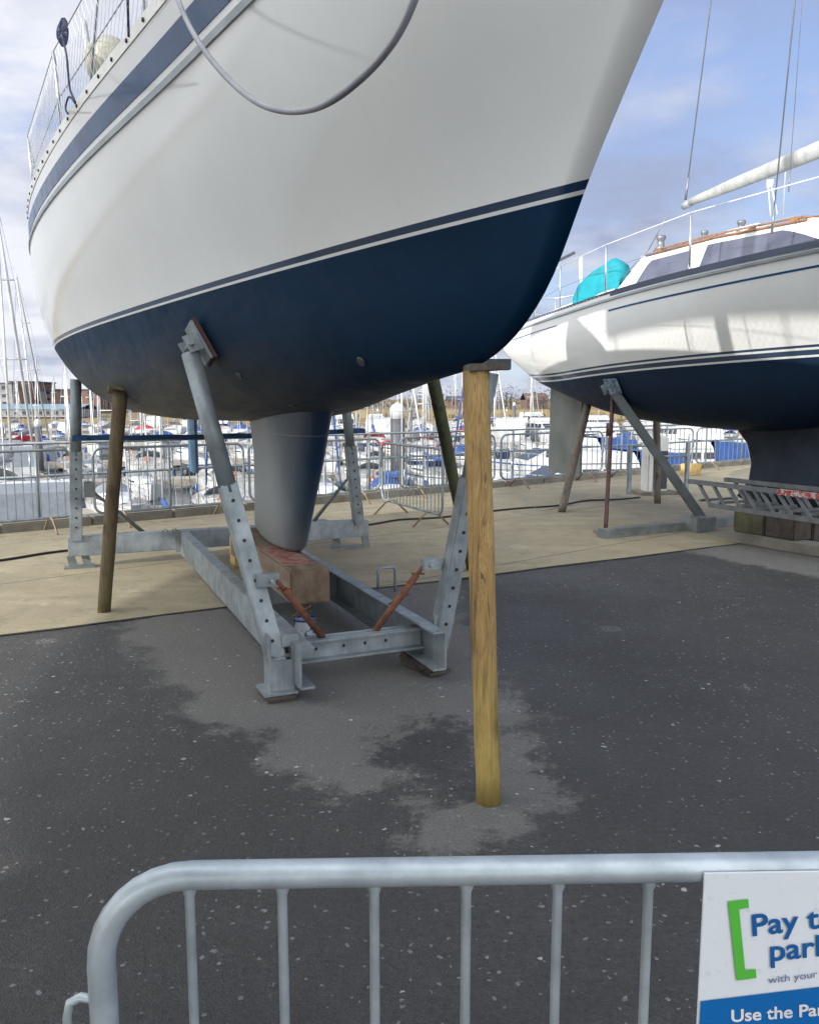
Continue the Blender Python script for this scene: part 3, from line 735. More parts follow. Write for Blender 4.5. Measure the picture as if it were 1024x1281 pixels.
# cracks in the post
# pads over the post
l, n = hit(B1, 605, 455)
mb = MB(); c_ = Vector((ptop.x+.035, ptop.y+.02, 1.856))
mb.box((0, 0, 0), (.15, .14, .030), Matrix.Rotation(R_(-3), 3, 'Y'), bev=.003)
o = mb.build('wooden_pad', wood_grey); o.location = Vector((ptop.x+.035, ptop.y+.01, 1.851)); o.rotation_euler = (0, 0, R_(8)); tag(o, 'grey plank wedged between the yellow post and the yacht forefoot', 'plank')
mb = MB(); mb.box((0, 0, .0), (.17, .10, .065), bev=.004); o = mb.build('wooden_pad', M('blue_grey_painted_pad', (.09, .11, .13), .7, 0, (.06, .07, .08), 8)); 
o.location = aty(620, 456, 5.05); o.rotation_euler = (0, R_(0), R_(4)); tag(o, 'dark blue grey pad block on the right hand cradle upright beyond the post', 'pad')
b1p = atz(130, 766); t1 = on1((2.40, 1.10, 0)); l = hull_up(B1, t1); 
tp = aty(151, 500, t1.y); tp.z = (l.z if l else 1.75)
pole('timber_prop', b1p, (tp.x, tp.y, tp.z-.02), .052, .056, wood_old, 'brown mossy round timber prop leaning under the left bilge of the near yacht')
mb = MB(); mb.box((0, 0, 0), (.20, .14, .03)); o = mb.build('wooden_pad', wood_old); o.location = (tp.x-.02, tp.y, tp.z-.012); o.rotation_euler = (R_(8), R_(10), RZ1); tag(o, 'small dark pad on top of the brown mossy prop', 'plank')
b2p = on1((2.73, -2.18, 0)); tpp = on1((1.45, -1.08, 0)); l = hull_up(B1, tpp)
pole('timber_prop', atz(590, 712), (tpp.x, tpp.y, (l.z if l else 1.85)), .055, .055, wood_green, 'green stained timber prop leaning in behind the yellow post')

# ------------------------------------------------------------------ boat 2
O2 = Vector((4.05, 11.4, 0)); A2v = Vector((-.42, .907, 0)).normalized(); RZ2 = math.atan2(A2v.y, A2v.x)
W2 = Matrix.Translation(O2) @ Matrix.Rotation(RZ2, 4, 'Z'); IW2 = W2.inverted()
st2 = [
 [(-3.2, 0, 1.75), (-3.7, 0, 1.95), (-3.95, 0, 2.12), (-4.15, 0, 2.28), (-4.6, 0, 2.75), (-5.2, 0, 3.48)],
 [(-2.5, 0, 1.5), (-2.9, .3, 1.7), (-3.1, .5, 1.95), (-3.2, .62, 2.22), (-3.45, .8, 2.75), (-3.8, .98, 3.34)],
 [(-1.3, 0, 1.36), (-1.5, .68, 1.52), (-1.6, 1.0, 1.85), (-1.6, 1.18, 2.17), (-1.7, 1.42, 2.65), (-1.8, 1.58, 3.20)],
 [(0, 0, 1.39), (0, .80, 1.52), (0, 1.14, 1.80), (0, 1.32, 2.12), (0, 1.50, 2.62), (0, 1.54, 3.13)],
 [(1.4, 0, 1.53), (1.4, .62, 1.62), (1.4, .94, 1.84), (1.4, 1.10, 2.08), (1.4, 1.28, 2.55), (1.4, 1.30, 3.08)],
 [(2.7, 0, 1.80), (2.7, .36, 1.86), (2.7, .62, 1.97), (2.7, .74, 2.12), (2.75, .96, 2.52), (2.75, .98, 3.05)],
 [(3.75, 0, 2.08), (3.75, .16, 2.11), (3.78, .30, 2.16), (3.8, .40, 2.24), (3.85, .60, 2.52), (3.9, .66, 3.03)],
 [(4.3, 0, 2.36), (4.32, .12, 2.38), (4.35, .22, 2.42), (4.4, .30, 2.47), (4.5, .44, 2.62), (4.78, .46, 3.02)]]
G2 = loft(st2, 64, 30)
hull2_m = hull_mat('second_hull_paint', (.64, .65, .645), (.03, .05, .09), (.6, .62, .62), (.007, .017, .036), -.03, 2.12, (0., .022, .075, .098, .125), curve=.018)
b2 = empty('sailing_yacht', O2, RZ2); tag(b2, 'smaller white sailing yacht with tinted cabin windows and teak trim, on the right', 'sailing yacht')
h2 = hull_mesh('hull', G2, hull2_m, b2); deck_mesh('deck', G2, white_pl, b2)
B2 = bvh_of(h2, W2)
ic = [int(np.argmin(abs(G2[:, -1, 0]-q))) for q in (-3.9, .35, 1.75, 4.1)]
belt_obj('cove_stripe', G2, .20, .222, .004, navy, b2, i0=ic[0], i1=ic[1]); belt_obj('cove_stripe', G2, .20, .214, .004, navy, b2, i0=ic[2], i1=ic[3])
belt_obj('rubbing_strake', G2, .055, .085, .02, alu_grey, b2, i0=1)
mb = MB()
for sd in (1, -1):
    a = []
    for i in range(1, len(G2)):
        p = G2[i, -1]; a.append([Vector((p[0], max(p[1]-k, 0)*sd, p[2]+z)) for k, z in ((.0, -.035), (.0, .035), (.02, .035), (.02, -.03))])
    mb.grid(a, smooth=False)
toe2 = mb.build('toe_rail', M('dark_blue_alloy_rail', (.05, .065, .10), .4, .4), b2)
s = .45
while s < 4.3:
    p = sheer_at(G2, s, 0, .012); n = wdir(G2, s); t = Vector((n.y, -n.x, 0)); mb = MB(); mb.beam(p-t*.025+n*.001, p+t*.025+n*.001, .004, .012); mb.build('rail_slot', alu_grey, toe2); s += .11
# keel and rudder
mb = MB(); rings = []
for z, x0, ch, th in ((1.62, -2.75, 2.25, .16), (1.38, -2.6, 1.98, .15), (1.2, -2.52, 1.72, .15), (.95, -2.45, 1.56, .15), (.72, -2.38, 1.52, .15), (.5, -2.3, 1.62, .16), (.47, -2.25, 1.5, .13)):
    u = foil(ch, th); ring = [(x0+x, y, z) for x, y in u]+[(x0+x, -y, z) for x, y in reversed(u[1:-1])]; rings.append([mb.bm.verts.new(p) for p in ring])
for A, B in zip(rings, rings[1:]):
    n = len(A)
    for j in range(n): mb._f([A[j], A[(j+1) % n], B[(j+1) % n], B[j]], True)
mb._f(rings[-1]); mb._f(rings[0])
mb.build('keel', M('second_keel_antifoul', (.007, .015, .030), .7, 0, (.016, .026, .042), 3, bmp=.2, bscale=12), b2)
mb = MB(); mb.prism([(2.72, -.02), (2.9, -.055), (3.2, -.05), (3.66, -.008), (3.66, .008), (3.2, .05), (2.9, .055), (2.72, .02)], .5, 1.98)
mb.prism([(2.95, -.04), (3.66, -.01), (3.66, .01), (2.95, .04)], 1.98, 2.12)
mb.build('rudder', M('grey_rudder_paint', (.15, .16, .15), .75, 0, (.10, .11, .105), 2, sc=(1, 1, .6), bmp=.2), b2)
# coachroof
def cabin(pts_base, pts_top): pass
mb = MB()
sec = [(-3.3, .45, 3.30, 3.36), (-2.9, .70, 3.28, 3.52), (-2.2, .86, 3.25, 3.68), (-1.0, .98, 3.20, 3.70), (.28, .98, 3.14, 3.68), (.92, .96, 3.10, 3.24)]
rows = []
for x, w, zb, zt in sec:
    rows.append([(x, w, zb), (x, w*.93, zt-.03), (x, w*.86, zt), (x, w*.4, zt+.05), (x, -w*.4, zt+.05), (x, -w*.86, zt), (x, -w*.93, zt-.03), (x, -w, zb)])
mb.grid(rows, smooth=False); cb = mb.build('coachroof', white_pl, b2)
def side_pt(x, f, out=.006):
    for a, c2 in zip(sec, sec[1:]):
        if a[0] <= x <= c2[0]:
            k = (x-a[0])/(c2[0]-a[0]); w = a[1]+(c2[1]-a[1])*k; zb = a[2]+(c2[2]-a[2])*k; zt = a[3]+(c2[3]-a[3])*k-.03
            return Vector((x, w*(1-.07*f)+out, zb+(zt-zb)*f))
winp = M('tinted_cabin_window', (.045, .05, .085), .10, 0, (.09, .10, .15), 1.5)
for lo_, hi_ in ((((.45, .10), (-.62, .10)), ((.45, .10), (.10, .84), (-.62, .84))), (((-.78, .10), (-2.55, .10)), ((-.78, .10), (-.80, .86), (-1.0, .86), (-1.95, .86), (-2.55, .30)))):
    def itp(P, x):
        for a_, b_ in zip(P, P[1:]):
            if b_[0] <= x <= a_[0]: return a_[1]+(b_[1]-a_[1])*((a_[0]-x)/(a_[0]-b_[0]+1e-9))
        return P[-1][1]
    xa_, xb_ = lo_[0][0], lo_[1][0]; n = 14; xs_ = sorted({xa_+(xb_-xa_)*k/n for k in range(n+1)} | ({-1.0} if xb_ < -1 else set()) | ({-2.2} if xb_ < -2.2 else set()), reverse=True)
    for sd in (1, -1):
        r0 = [side_pt(x, itp(lo_, x), .012) for x in xs_]; r1 = [side_pt(x, max(itp(hi_, x), .12), .012) for x in xs_]
        for p in r0+r1: p.y *= sd
        mb = MB(); mb.grid([r0, r1], smooth=False); mb.build('window', winp, b2)
for sd in (1, -1):
    mb = MB(); pts = [side_pt(x, 1, 0) for x in (-2.6, -2.0, -1.4, -.8, -.2, .2)]
    pts = [Vector((p.x, (p.y-.12)*sd, p.z+.075)) for p in pts]; mb.tube(pts, .014, 6)
    for x in (-2.5, -1.95, -1.4, -.85, -.3, .1):
        p = side_pt(x, 1, 0); mb.box((p.x, (p.y-.12)*sd, p.z+.045), (.10, .03, .06))
    mb.build('handrail', teak, b2)
    mb = MB(); pts = [side_pt(x, .98, .012) for x in (-2.2, -1.0, .2)]
    pts = [Vector((p.x, p.y*sd, p.z+.012)) for p in pts]; mb.tube(pts, .014, 5); mb.build('teak_trim', teak, b2)
def winch(x, y, z, sc=1.):
    mb = MB(); mb.lathe([(.055*sc, 0), (.06*sc, .03*sc), (.035*sc, .05*sc), (.033*sc, .1*sc), (.05*sc, .125*sc), (.045*sc, .15*sc)], (x, y, z), 14); mb.build('winch', M('dull_winch_metal', (.22, .23, .25), .4, .6), b2)
winch(.15, .72, 3.72, 1.3); winch(-.45, .55, 3.73); winch(-1.0, .50, 3.74, 1.1); winch(.15, -.72, 3.72, 1.3)
mb = MB(); mb.box((-1.05, .35, 3.79), (.5, .4, .06), bev=.01); mb.build('hatch', white_pl, b2)
# cockpit coaming + teal cover
mb = MB(); mb.grid([[(.9, .92, 3.09), (.95, .82, 3.33)], [(1.9, .85, 3.07), (1.9, .76, 3.27)], [(3.3, .55, 3.04), (3.3, .48, 3.2)]], smooth=False)
mb.grid([[(.9, -.92, 3.09), (.95, -.82, 3.33)], [(1.9, -.85, 3.07), (1.9, -.76, 3.27)], [(3.3, -.55, 3.04), (3.3, -.48, 3.2)]], smooth=False); mb.build('cockpit_coaming', white_pl, b2)
def pix_w2(x, y, w):
    o_ = IW2 @ Vector((0, 0, CAMH)); r = IW2.to_3x3() @ ray(x, y); t = (w-o_.y)/r.y; return o_+r*t
mb = MB(); rows = []
tp = [pix_w2(x, y, .75) for x, y in [(719, 370), (726, 352), (740, 338), (752, 331), (764, 322), (773, 326), (778, 344), (776, 352)]]
for w, k in ((.8, 0), (.79, .86), (.74, .97), (.66, 1.0), (.56, .9), (.54, 0)):
    rows.append([Vector((p.x, w, 3.2+(p.z-3.2)*k if k else 3.2)) for p in tp])
mb.grid(rows); o = mb.build('spray_cover', teal, b2)
# stanchions, pushpit, wires
def st(s, h=.66, w=None):
    p = sheer_at(G2, s, .05); mb = MB(); mb.tube([p, p+Vector((0, .02, h))], .0125, 8); mb.tube([p, p+Vector((0, 0, .06))], .022, 8); mb.build('stanchion', stainless, b2)
    p2 = Vector((p.x, -p.y, p.z)); mb = MB(); mb.tube([p2, p2+Vector((0, -.02, h))], .0125, 8); mb.build('stanchion', stainless, b2)
    return p+Vector((0, .02, h))
tps = [st(s) for s in (-3.6, -1.30, .35, 1.75)]
# pushpit
pr = [sheer_at(G2, s, .06, .62) for s in (2.9, 3.6, 4.3)]
for hh in (0, -.3):
    mb = MB(); mb.tube([p+Vector((0, 0, hh)) for p in [pr[0]+Vector((-.03, 0, -.06)), pr[0], pr[1], pr[2], Vector((4.45, .2, pr[2].z)), Vector((4.45, -.2, pr[2].z)), Vector((pr[2].x, -pr[2].y, pr[2].z)), Vector((pr[1].x, -pr[1].y, pr[1].z)), Vector((pr[0].x, -pr[0].y, pr[0].z))]], .0125, 7); mb.build('pushpit', stainless, b2)
mb = MB()
for p in (pr[0], pr[1], pr[2]):
    for sd in (1, -1): mb.tube([(p.x, p.y*sd, p.z), (p.x, p.y*sd, p.z-.66)], .0125, 7)
mb.build('pushpit', stainless, b2)
mb = MB(); mb.tube([tps[3]]+[pr[0]], .004, 5); mb.tube(tps, .006, 5); mb.build('guard_wire', white_wire, b2)
mb = MB(); dn = Vector((0, 0, -.32)); mb.tube([pr[0]+dn]+[t+dn for t in tps[::-1]], .0035, 5); mb.build('guard_wire', wire, b2)
mb = MB(); a = Vector((1.85, .72, 3.3)); mb.tube([a, a+Vector((.05, 0, .62))], .03, 8); mb.build('outboard_bracket', white_pl, b2)
mb = MB(); mb.beam(pix_w2(718, 316, .9), pix_w2(680, 335, .3), .03, .035); mb.build('tiller_bar', dkgrey, b2)
# boom with cover
bpa, bpb = pix_w2(857, 255, 0), pix_w2(1024, 187, 0); bp = [bpa.lerp(bpb, f_) for f_ in (0, .18, .45, .75, 1.)]; d = (bp[-1]-bp[-2])
bp += [bp[-1]+d*1.2, bp[-1]+d*2.4]
mb = MB(); mb.tube(bp, [.045, .062, .082, .092, .10, .11, .12], 16, flat=.8); bo = mb.build('boom', sailcover, b2)
mb = MB(); mb.tube([bp[0]+Vector((.04, 0, -.02)), bp[0]+Vector((-.1, 0, -.01))], .05, 12); mb.build('boom_end', alu_grey, bo)
for x0, y0, x1, y1, w, m_, r in ((857, 250, 889, 0, 0., wire, .009), (965, 292, 994, 0, 1.3, wire, .008), (1003, 0, 986, 240, .2, wire, .004)):
    a, c_ = pix_w2(x0, y0, w), pix_w2(x1, y1, w); 
    if y1 > y0: a, c_ = c_, a
    mb = MB(); mb.tube([a, a.lerp(c_, 3.)], r, 6); mb.tube([a, a.lerp(c_, .12)], r*1.8, 6); mb.build('stay', m_, b2)
mb = MB(); a, c_ = pix_w2(963, 225, .1), pix_w2(972, 268, .1)
mb.tube([a, a+Vector((0, 0, -.09))], .05, 8, flat=.5); mb.tube([a, c_], .01, 6); mb.tube([a+Vector((0, .04, 0)), c_+Vector((.1, 0, 0))], .008, 6); mb.tube([pix_w2(982, 215, .1), pix_w2(979, 268, .1)], .008, 6); mb.build('mainsheet', white_wire, b2)
mb = MB(); mb.tube([bp[-1]+Vector((0, 0, -.6)), bp[-1]+Vector((0, 0, 9))], .08, 10); mb.build('mast', white_pl, b2)
mb = MB(); a = pix_w2(811, 312, .75); mb.tube([a, pix_w2(834, 270, .75)], .006, 6); mb.tube([a, pix_w2(775, 350, .8)], .008, 6); mb.build('sheet_rope', wire, b2)

# cradle 2 and props
pad_l, pad_n = hit(B2, 768, 482)
if pad_l is None: pad_l, pad_n = Vector((2.8, 10.9, 1.95)), Vector((-.8, -.4, -.4))
red_b = atz(757, 668); 
c2r = empty('boat_cradle', red_b); tag(c2r, 'weathered grey cradle with a slanting upright under the right hand yacht', 'cradle')
def rel(p): return Vector(p)-red_b
armb = atz(880, 652, .12)
mb = MB(); mb.beam(rel(armb), rel(pad_l+pad_n*.06), .13, .12, bev=.008); ar2 = mb.build('upright', M('dark_grey_upright', (.09, .105, .115), .5, .3, (.06, .07, .075), 5), c2r)
d = (pad_l-armb).normalized(); nn = (-ray(820, 570)).normalized(); nn = (nn-d*nn.dot(d)).normalized()
for k in range(14):
    p = rel(armb.lerp(pad_l, .1+.06*k))+nn*.062; mb = MB(); mb.tube([p-nn*.01, p+nn*.002], .010, 8); mb.build('bolt_hole', black, ar2)
mb = MB(); t = Vector((0, 0, 1)).cross(pad_n).normalized(); t2 = pad_n.cross(t)
mb.box(rel(pad_l+pad_n*.03), (.30, .22, .03), Matrix((t, t2, pad_n)).transposed(), bev=.004)
for k in (-.08, .08): mb.box(rel(pad_l+pad_n*.09+t*k), (.012, .14, .12), Matrix((t, t2, pad_n)).transposed())
mb.build('pad', M('blue_grey_worn_pad', (.07, .13, .19), .6, .1, (.2, .24, .26), 11, lo=.45, hi=.55), c2r)
mb = MB(); mb.beam(rel(atz(752, 668, .06)), rel(atz(884, 655, .06)), .16, .12, bev=.006); mb.box((0, 0, .02), (.26, .26, .04), bev=.003)
mb.box(rel(atz(872, 655, .10)), (.34, .34, .2), R_(25), bev=.006)
mb.beam(rel(atz(884, 655, .06)), rel(atz(1010, 640, .06)), .16, .12, bev=.006); mb.build('base_beam', galv_dk, c2r)
o = pole('steel_prop', red_b+Vector((0, 0, .04)), hit(B2, 766, 497)[0] or Vector((2.75, 10.9, 1.85)), .028, .028, redox, 'thin red brown steel prop with a square foot under the right hand yacht', 'steel prop', wob=0)
mb = MB(); mb.tube([(0, 0, 1.25), (0, 0, 1.42)], .036, 12); mb.tube([(-.08, 0, 1.30), (.08, .02, 1.30)], .008, 6); q = mb.build('collar', redox, o)
def prop_hit(bx, by, tx, ty, r, m, label, T=None):
    base = atz(bx, by); top = T if T is not None else hit(B2, tx, ty)[0]
    pole('timber_prop', base, top, r, r, m, label)
tA = aty(735, 503, 13.05); l = B2.ray_cast(Vector((tA.x, tA.y, .3)), Vector((0, 0, 1)))[0]
if l: tA.z = min(l.z, tA.z+.1)
prop_hit(702, 641, 0, 0, .062, wood_grey, 'pale greyed timber prop leaning beside the rudder of the right hand yacht', tA)
tB = aty(817, 522, 13.9); l = B2.ray_cast(Vector((tB.x, tB.y, .3)), Vector((0, 0, 1)))[0]
prop_hit(822, 630, 0, 0, .06, wood_grey, 'upright greyed timber prop seen behind the slanting steel upright', Vector((tB.x, tB.y, l.z if l else 1.45)))

# ------------------------------------------------------------------ gangway, blocks, slab at the right
# aluminium gangway truss
alu = M('dull_aluminium', (.17, .18, .19), .5, .4, (.11, .12, .125), 8)
gw = empty('gangway', atz(880, 640)); tag(gw, 'dull aluminium lattice gangway lying on timber baulks under the right hand yacht', 'gangway')
gl = gw.location.copy()
zt = .74; P0 = atz(862, 602, zt)-gl; P1 = atz(1024, 621, zt)-gl; gd = (P1-P0).normalized()
side = Vector((0, 0, 1)).cross(gd); Lg = 7.0
if side.y < 0: side = -side
for k, sd in ((0, 0.), (1, .6)):
    a = P0+side*sd; mb = MB(); mb.beam(a, a+gd*Lg, .055, .055, bev=.004); top = mb.build('top_chord', alu, gw)
    z2 = Vector((0, 0, -.26)); mb = MB(); mb.beam(a+gd*.35+z2, a+gd*Lg+z2, .05, .055, bev=.004); mb.build('bottom_chord', alu, gw)
    x = .15
    while x < Lg-.3:
        mb = MB(); mb.beam(a+gd*x, a+gd*(x+.22)+z2, .035, .03); mb.build('lattice_strut', alu, gw); x += .24
x = .2
while x < Lg:
    mb = MB(); mb.beam(P0+gd*x+Vector((0, 0, -.22)), P0+gd*x+side*.6+Vector((0, 0, -.22)), .04, .03); mb.build('rung', alu, gw); x += .3
tape = M('red_white_tape', (.30, .05, .045), .6, 0, (.40, .38, .36), 20, sc=(1, 1, 1), lo=.5, hi=.53)
a = atz(975, 615, zt)-gl; a = P0+gd*((a-P0).dot(gd)); mb = MB(); mb.beam(a, a+gd*1.6, .061, .061); mb.build('warning_tape', tape, gw)
def block(c, d, rz, m, label, cat='timber block', name='timber_block'):
    mb = MB(); mb.box((0, 0, d[2]/2), d, bev=.015); o_ = mb.build(name, m); o_.location = c; o_.rotation_euler = (0, 0, rz); tag(o_, label, cat); return o_
gz = math.atan2(gd.y, gd.x)
bkm = M('mossy_baulk', (.11, .105, .06), .9, 0, (.06, .055, .035), 4, bmp=.5)
block(atz(945, 668, .12)+Vector((.05, .12, 0)), (.42, .34, .325), gz+.15, bkm, 'mossy green timber baulk under the middle of the gangway')
block(atz(945, 668, .12)+Vector((.05, .12, 0))+gd*.50+Vector((0, .05, 0)), (.42, .30, .27), gz, wood_shim, 'dark timber baulk lying right of the mossy baulk under the gangway')
block(atz(886, 600)+Vector((0, 1.2, 0)), (.42, .3, .28), .6, wood_yellow, 'orange brown timber block on the quay behind the gangway end')
# keel blocks beneath boat 2
block(W2 @ Vector((-1.55, 0, 0)), (.9, .30, .47), RZ2, wood_shim, 'dark timber block directly under the keel of the right hand yacht')
mb = MB(); a, c_ = atz(925, 671, .06), atz(1040, 690, .06); mb.beam(a, a+(c_-a)*4, .34, .115, bev=.01); tag(mb.build('kerb_strip', kerb_m), kind='structure')

# power pedestal with guard frame
pd = aty(817, 616, 15.6); pd.z = 0.005
pp = empty('power_pedestal', pd, R_(12)); tag(pp, 'white marina power pedestal with dark front panel inside a tube frame', 'power pedestal')
mb = MB(); mb.box((0, 0, .55), (.42, .30, 1.1), bev=.03); mb.build('cabinet', white_pl, pp)
mb = MB(); mb.box((.05, -.155, .46), (.27, .02, .72), bev=.006); mb.build('panel', dkgrey, pp)
mb = MB(); mb.box((.05, -.168, .16), (.06, .012, .05), bev=.003); mb.build('lock', black, pp)
mb = MB(); mb.box((0, 0, .03), (.8, .6, .06), bev=.01); mb.build('base', kerb_m, pp)
fr = empty('guard_frame', pd+Vector((0, -.5, 0)), R_(12)); tag(fr, 'low grey post and tube guard frame around the white power pedestal', 'guard frame')
for x in (-.66, -.14, .5):
    mb = MB(); mb.box((x, 0, .5), (.07, .07, 1.0 if x > -.2 else .9), bev=.006); mb.build('post', galv, fr)
mb = MB(); mb.tube([(-.66, 0, .93), (-.14, 0, .95)], .02, 8); mb.tube([(-.14, 0, .74), (.5, 0, .74)], .02, 8); mb.build('rail', galv, fr)

# cable
def cable(name, pix, r, m, label, cat='cable'):
    P = [atz(x, y, r+.006) for x, y in pix]; S = spline([list(p) for p in P], 90); o0 = Vector(S[0]); mb = MB(); mb.tube([Vector(p)-o0 for p in S], r, 6)
    o_ = mb.build(name, m); o_.location = o0; tag(o_, label, cat)
cable('power_cable', [(-60, 707), (0, 701), (50, 693), (100, 687), (200, 679), (300, 668), (400, 662), (470, 655), (500, 650), (540, 648), (600, 641), (660, 635), (700, 632), (735, 626), (765, 625), (800, 622)], .014, cable_m, 'black power cable lying along the concrete quay')
cable('power_cable', [(655, 622), (662, 632), (680, 638), (700, 634), (728, 631)], .006, hose_m, 'thin grey cable curling on the concrete beside the leaning grey prop')

# ------------------------------------------------------------------ crowd barriers
def barrier_parts(root, L=2.3, H=1.1, r=.019, bars=18, bottom=.20, radius=.13, m=galv, mb_m=galv, seg=10, pitch=None, hook=True, foot=True, leg_in=.38):
    def corner(cx, cz, a0, a1, n=8): return [Vector((cx+radius*math.cos(a0+(a1-a0)*i/n), 0, cz+radius*math.sin(a0+(a1-a0)*i/n))) for i in range(n+1)]
    q = math.pi/2
    pts = corner(L-radius, H-radius, q, 0)+corner(L-radius, bottom+radius, 0, -q)+corner(radius, bottom+radius, -q, -2*q)+corner(radius, H-radius, 2*q, q)
    pts.append(pts[0]); mb = MB(); mb.tube(pts, r, seg, caps=False); mb.build('frame', m, root)
    mb_list = []
    for k in range(bars):
        x = (pitch*(k+.5)+.0 if pitch else L*(k+1)/(bars+1)); mb = MB(); mb.tube([(x, 0, bottom), (x, 0, H-.004)], .0075 if r < .03 else .008, 8, caps=False); mb_list.append(mb)
    return mb_list
def make_barrier(name='crowd_barrier', **k):
    root = empty(name); mbs = barrier_parts(root, **k)
    for mb in mbs: mb.build('bar', k.get('mb_m', galv), root)
    L = k.get('L', 2.3)
    for x in (k.get('leg_in', .38), L-k.get('leg_in', .38)):
        mb = MB(); mb.tube([(x, -.28, .012), (x, -.08, .2), (x, 0, .205), (x, .08, .2), (x, .28, .012)], .015, 7); mb.build('leg', M_leg, root)
    if k.get('hook', True):
        mb = MB(); mb.tube([(0, 0, .78), (-.05, 0, .80), (-.075, 0, .78), (-.075, 0, .62)], .008, 6); mb.build('hook', galv, root)
    return root
M_leg = M('worn_steel_leg', (.30, .24, .18), .6, .3, (.2, .12, .07), 10)
proto = make_barrier(bars=17)
def place(o, p0, p1, label, group=None):
    p0, p1 = Vector(p0), Vector(p1); d = p1-p0; o.location = p0; o.rotation_euler = (0, 0, math.atan2(d.y, d.x)); o.scale = (d.length/2.3, 1, 1); tag(o, label, 'crowd barrier', group); return o
def on_quay(px, off=.32):
    r = ray(px, 600); k = r.x/r.y; a = Q0+qn*off; t = (k*a.y-a.x)/(qd.x-k*qd.y); return quay(t, off)
spans = [(-110, 90, 'far left crowd barrier on the quay edge, ending at the left rear cradle upright'), (117, 305, 'crowd barrier behind the brown mossy prop, left of the near keel'),
         (312, 475, 'crowd barrier on the quay edge seen just right of the keel'), (500, 618, 'crowd barrier on the quay edge seen behind the yellow post'),
         (626, 752, 'crowd barrier on the quay edge passing behind the grey rudder'), (757, 864, 'crowd barrier on the quay edge behind the white power pedestal'),
         (869, 965, 'crowd barrier on the quay edge framed by the gap ahead of the second keel')]
for i, (a, c_, lb) in enumerate(spans):
    o = proto if i == 0 else copy_tree(proto)
    place(o, on_quay(a), on_quay(c_), lb, 'crowd barriers along the quay edge')
o = copy_tree(proto); place(o, atz(481, 630, 0)+Vector((0, .0, 0)), atz(553, 652, 0), 'crowd barrier turned askew out of line, one end towards the yellow post', 'crowd barriers along the quay edge')
p0 = aty(415, 640, 13.9); o.location = atz(478, 640); p1 = atz(553, 663); d = p1-o.location; o.rotation_euler = (0, 0, math.atan2(d.y, d.x)); o.scale = (min(1.0, d.length/2.3), 1, 1)
# permanent railing
rl = empty('quay_railing', quay(0, -.18)); tag(rl, 'grey tubular safety railing on the kerb of the quay edge behind the crowd barriers', 'railing')
for k in range(-4, 22):
    p = quay(k*1.9+.55, -.18)-rl.location; mb = MB(); mb.tube([p+Vector((0, 0, .12)), p+Vector((0, 0, 1.17))], .024, 8); mb.box(p+Vector((0, 0, .135)), (.16, .16, .012), math.atan2(qd.y, qd.x)); mb.build('post', galv, rl)
for z in (1.17, .72):
    mb = MB(); mb.tube([quay(-8, -.18, z)-rl.location, quay(42, -.18, z)-rl.location], .021, 8); mb.build('rail', galv, rl)
    
# foreground barrier
fb0 = atz(122, 1100, 1.08); 
zr = 1.08
Lp = atz(240, 1095, zr); Rp = atz(1024, 1083, zr); fd = (Rp-Lp).normalized()
frr = .0185; rad = .125
root = empty('crowd_barrier', (Lp.x-fd.x*rad, Lp.y-fd.y*rad, 0), math.atan2(fd.y, fd.x)); tag(root, 'galvanised crowd barrier in the foreground carrying the parking sign', 'crowd barrier')
fine_galv = galv_lt
mbs = barrier_parts(root, L=2.3, H=zr, r=frr, bars=18, radius=rad, m=fine_galv, seg=20)
for mb in mbs: mb.bm.free()
for px in [239, 353.5, 468, 583, 698, 813, 928]+[928+115*k for k in range(1, 12)]:
    q_ = atz(px, 1107, zr-.02); x = (q_-root.location).dot(fd); 
    if x > 2.2: break
    mb = MB(); mb.tube([(x, 0, .2), (x, 0, zr-frr-.012), (x+.0006, 0, zr-frr-.004), (x, 0, zr-frr*.7)], [.0068, .0068, .0092, .0098], 12, caps=False); mb.build('bar', fine_galv, root)
for x in (.38, 1.92):
    mb = MB(); mb.tube([(x, -.28, .012), (x, -.08, .2), (x, 0, .205), (x, .08, .2), (x, .28, .012)], .015, 10); mb.build('leg', M_leg, root)
hk = []
mb = MB(); mb.tube([(-.001, 0, .885), (-.012, 0, .902), (-.03, 0, .906), (-.045, 0, .898), (-.050, 0, .875), (-.050, 0, .75)], .0062, 10); mb.build('hook', fine_galv, root)
# sign
sg = empty('parking_sign', root.location, math.atan2(fd.y, fd.x)); 
sp = atz(881, 1092, zr); sx0 = (sp-root.location).dot(fd)
ny = -frr-.006
IWs = (Matrix.Translation(root.location) @ Matrix.Rotation(math.atan2(fd.y, fd.x), 4, 'Z')).inverted()
def on_sign(x, y, off=0.):
    o_ = IWs @ Vector((0, 0, CAMH)); r = IWs.to_3x3() @ ray(x, y); t = (ny-off-o_.y)/r.y; return o_+r*t
tl = on_sign(881, 1093); tag(sg, 'white and blue parking payment sign fixed to the foreground barrier', 'sign')
SW, SH = .60, .42
sign_w = M('sign_white', (.72, .75, .79), .35, 0, (.55, .57, .60), 45, lo=.6, hi=.8); sign_b = M('sign_blue', (.0, .135, .42), .35, 0, (.0, .12, .39), 4); sign_g = M('sign_green', (.09, .48, .05), .4, 0, (.09, .45, .05), 4)
txt_b = M('sign_text_blue', (.0, .10, .32), .4); txt_w = M('sign_text_white', (.8, .82, .84), .4)
mb = MB(); mb.box((tl.x+SW/2, ny+.002, tl.z-SH/2), (SW, .003, SH), bev=.0006); mb.build('panel', sign_w, sg)
def spoly(pix, m, name, off):
    mb = MB(); mb._f([mb.bm.verts.new(on_sign(x, y, off)) for x, y in pix]); return mb.build(name, m, sg)
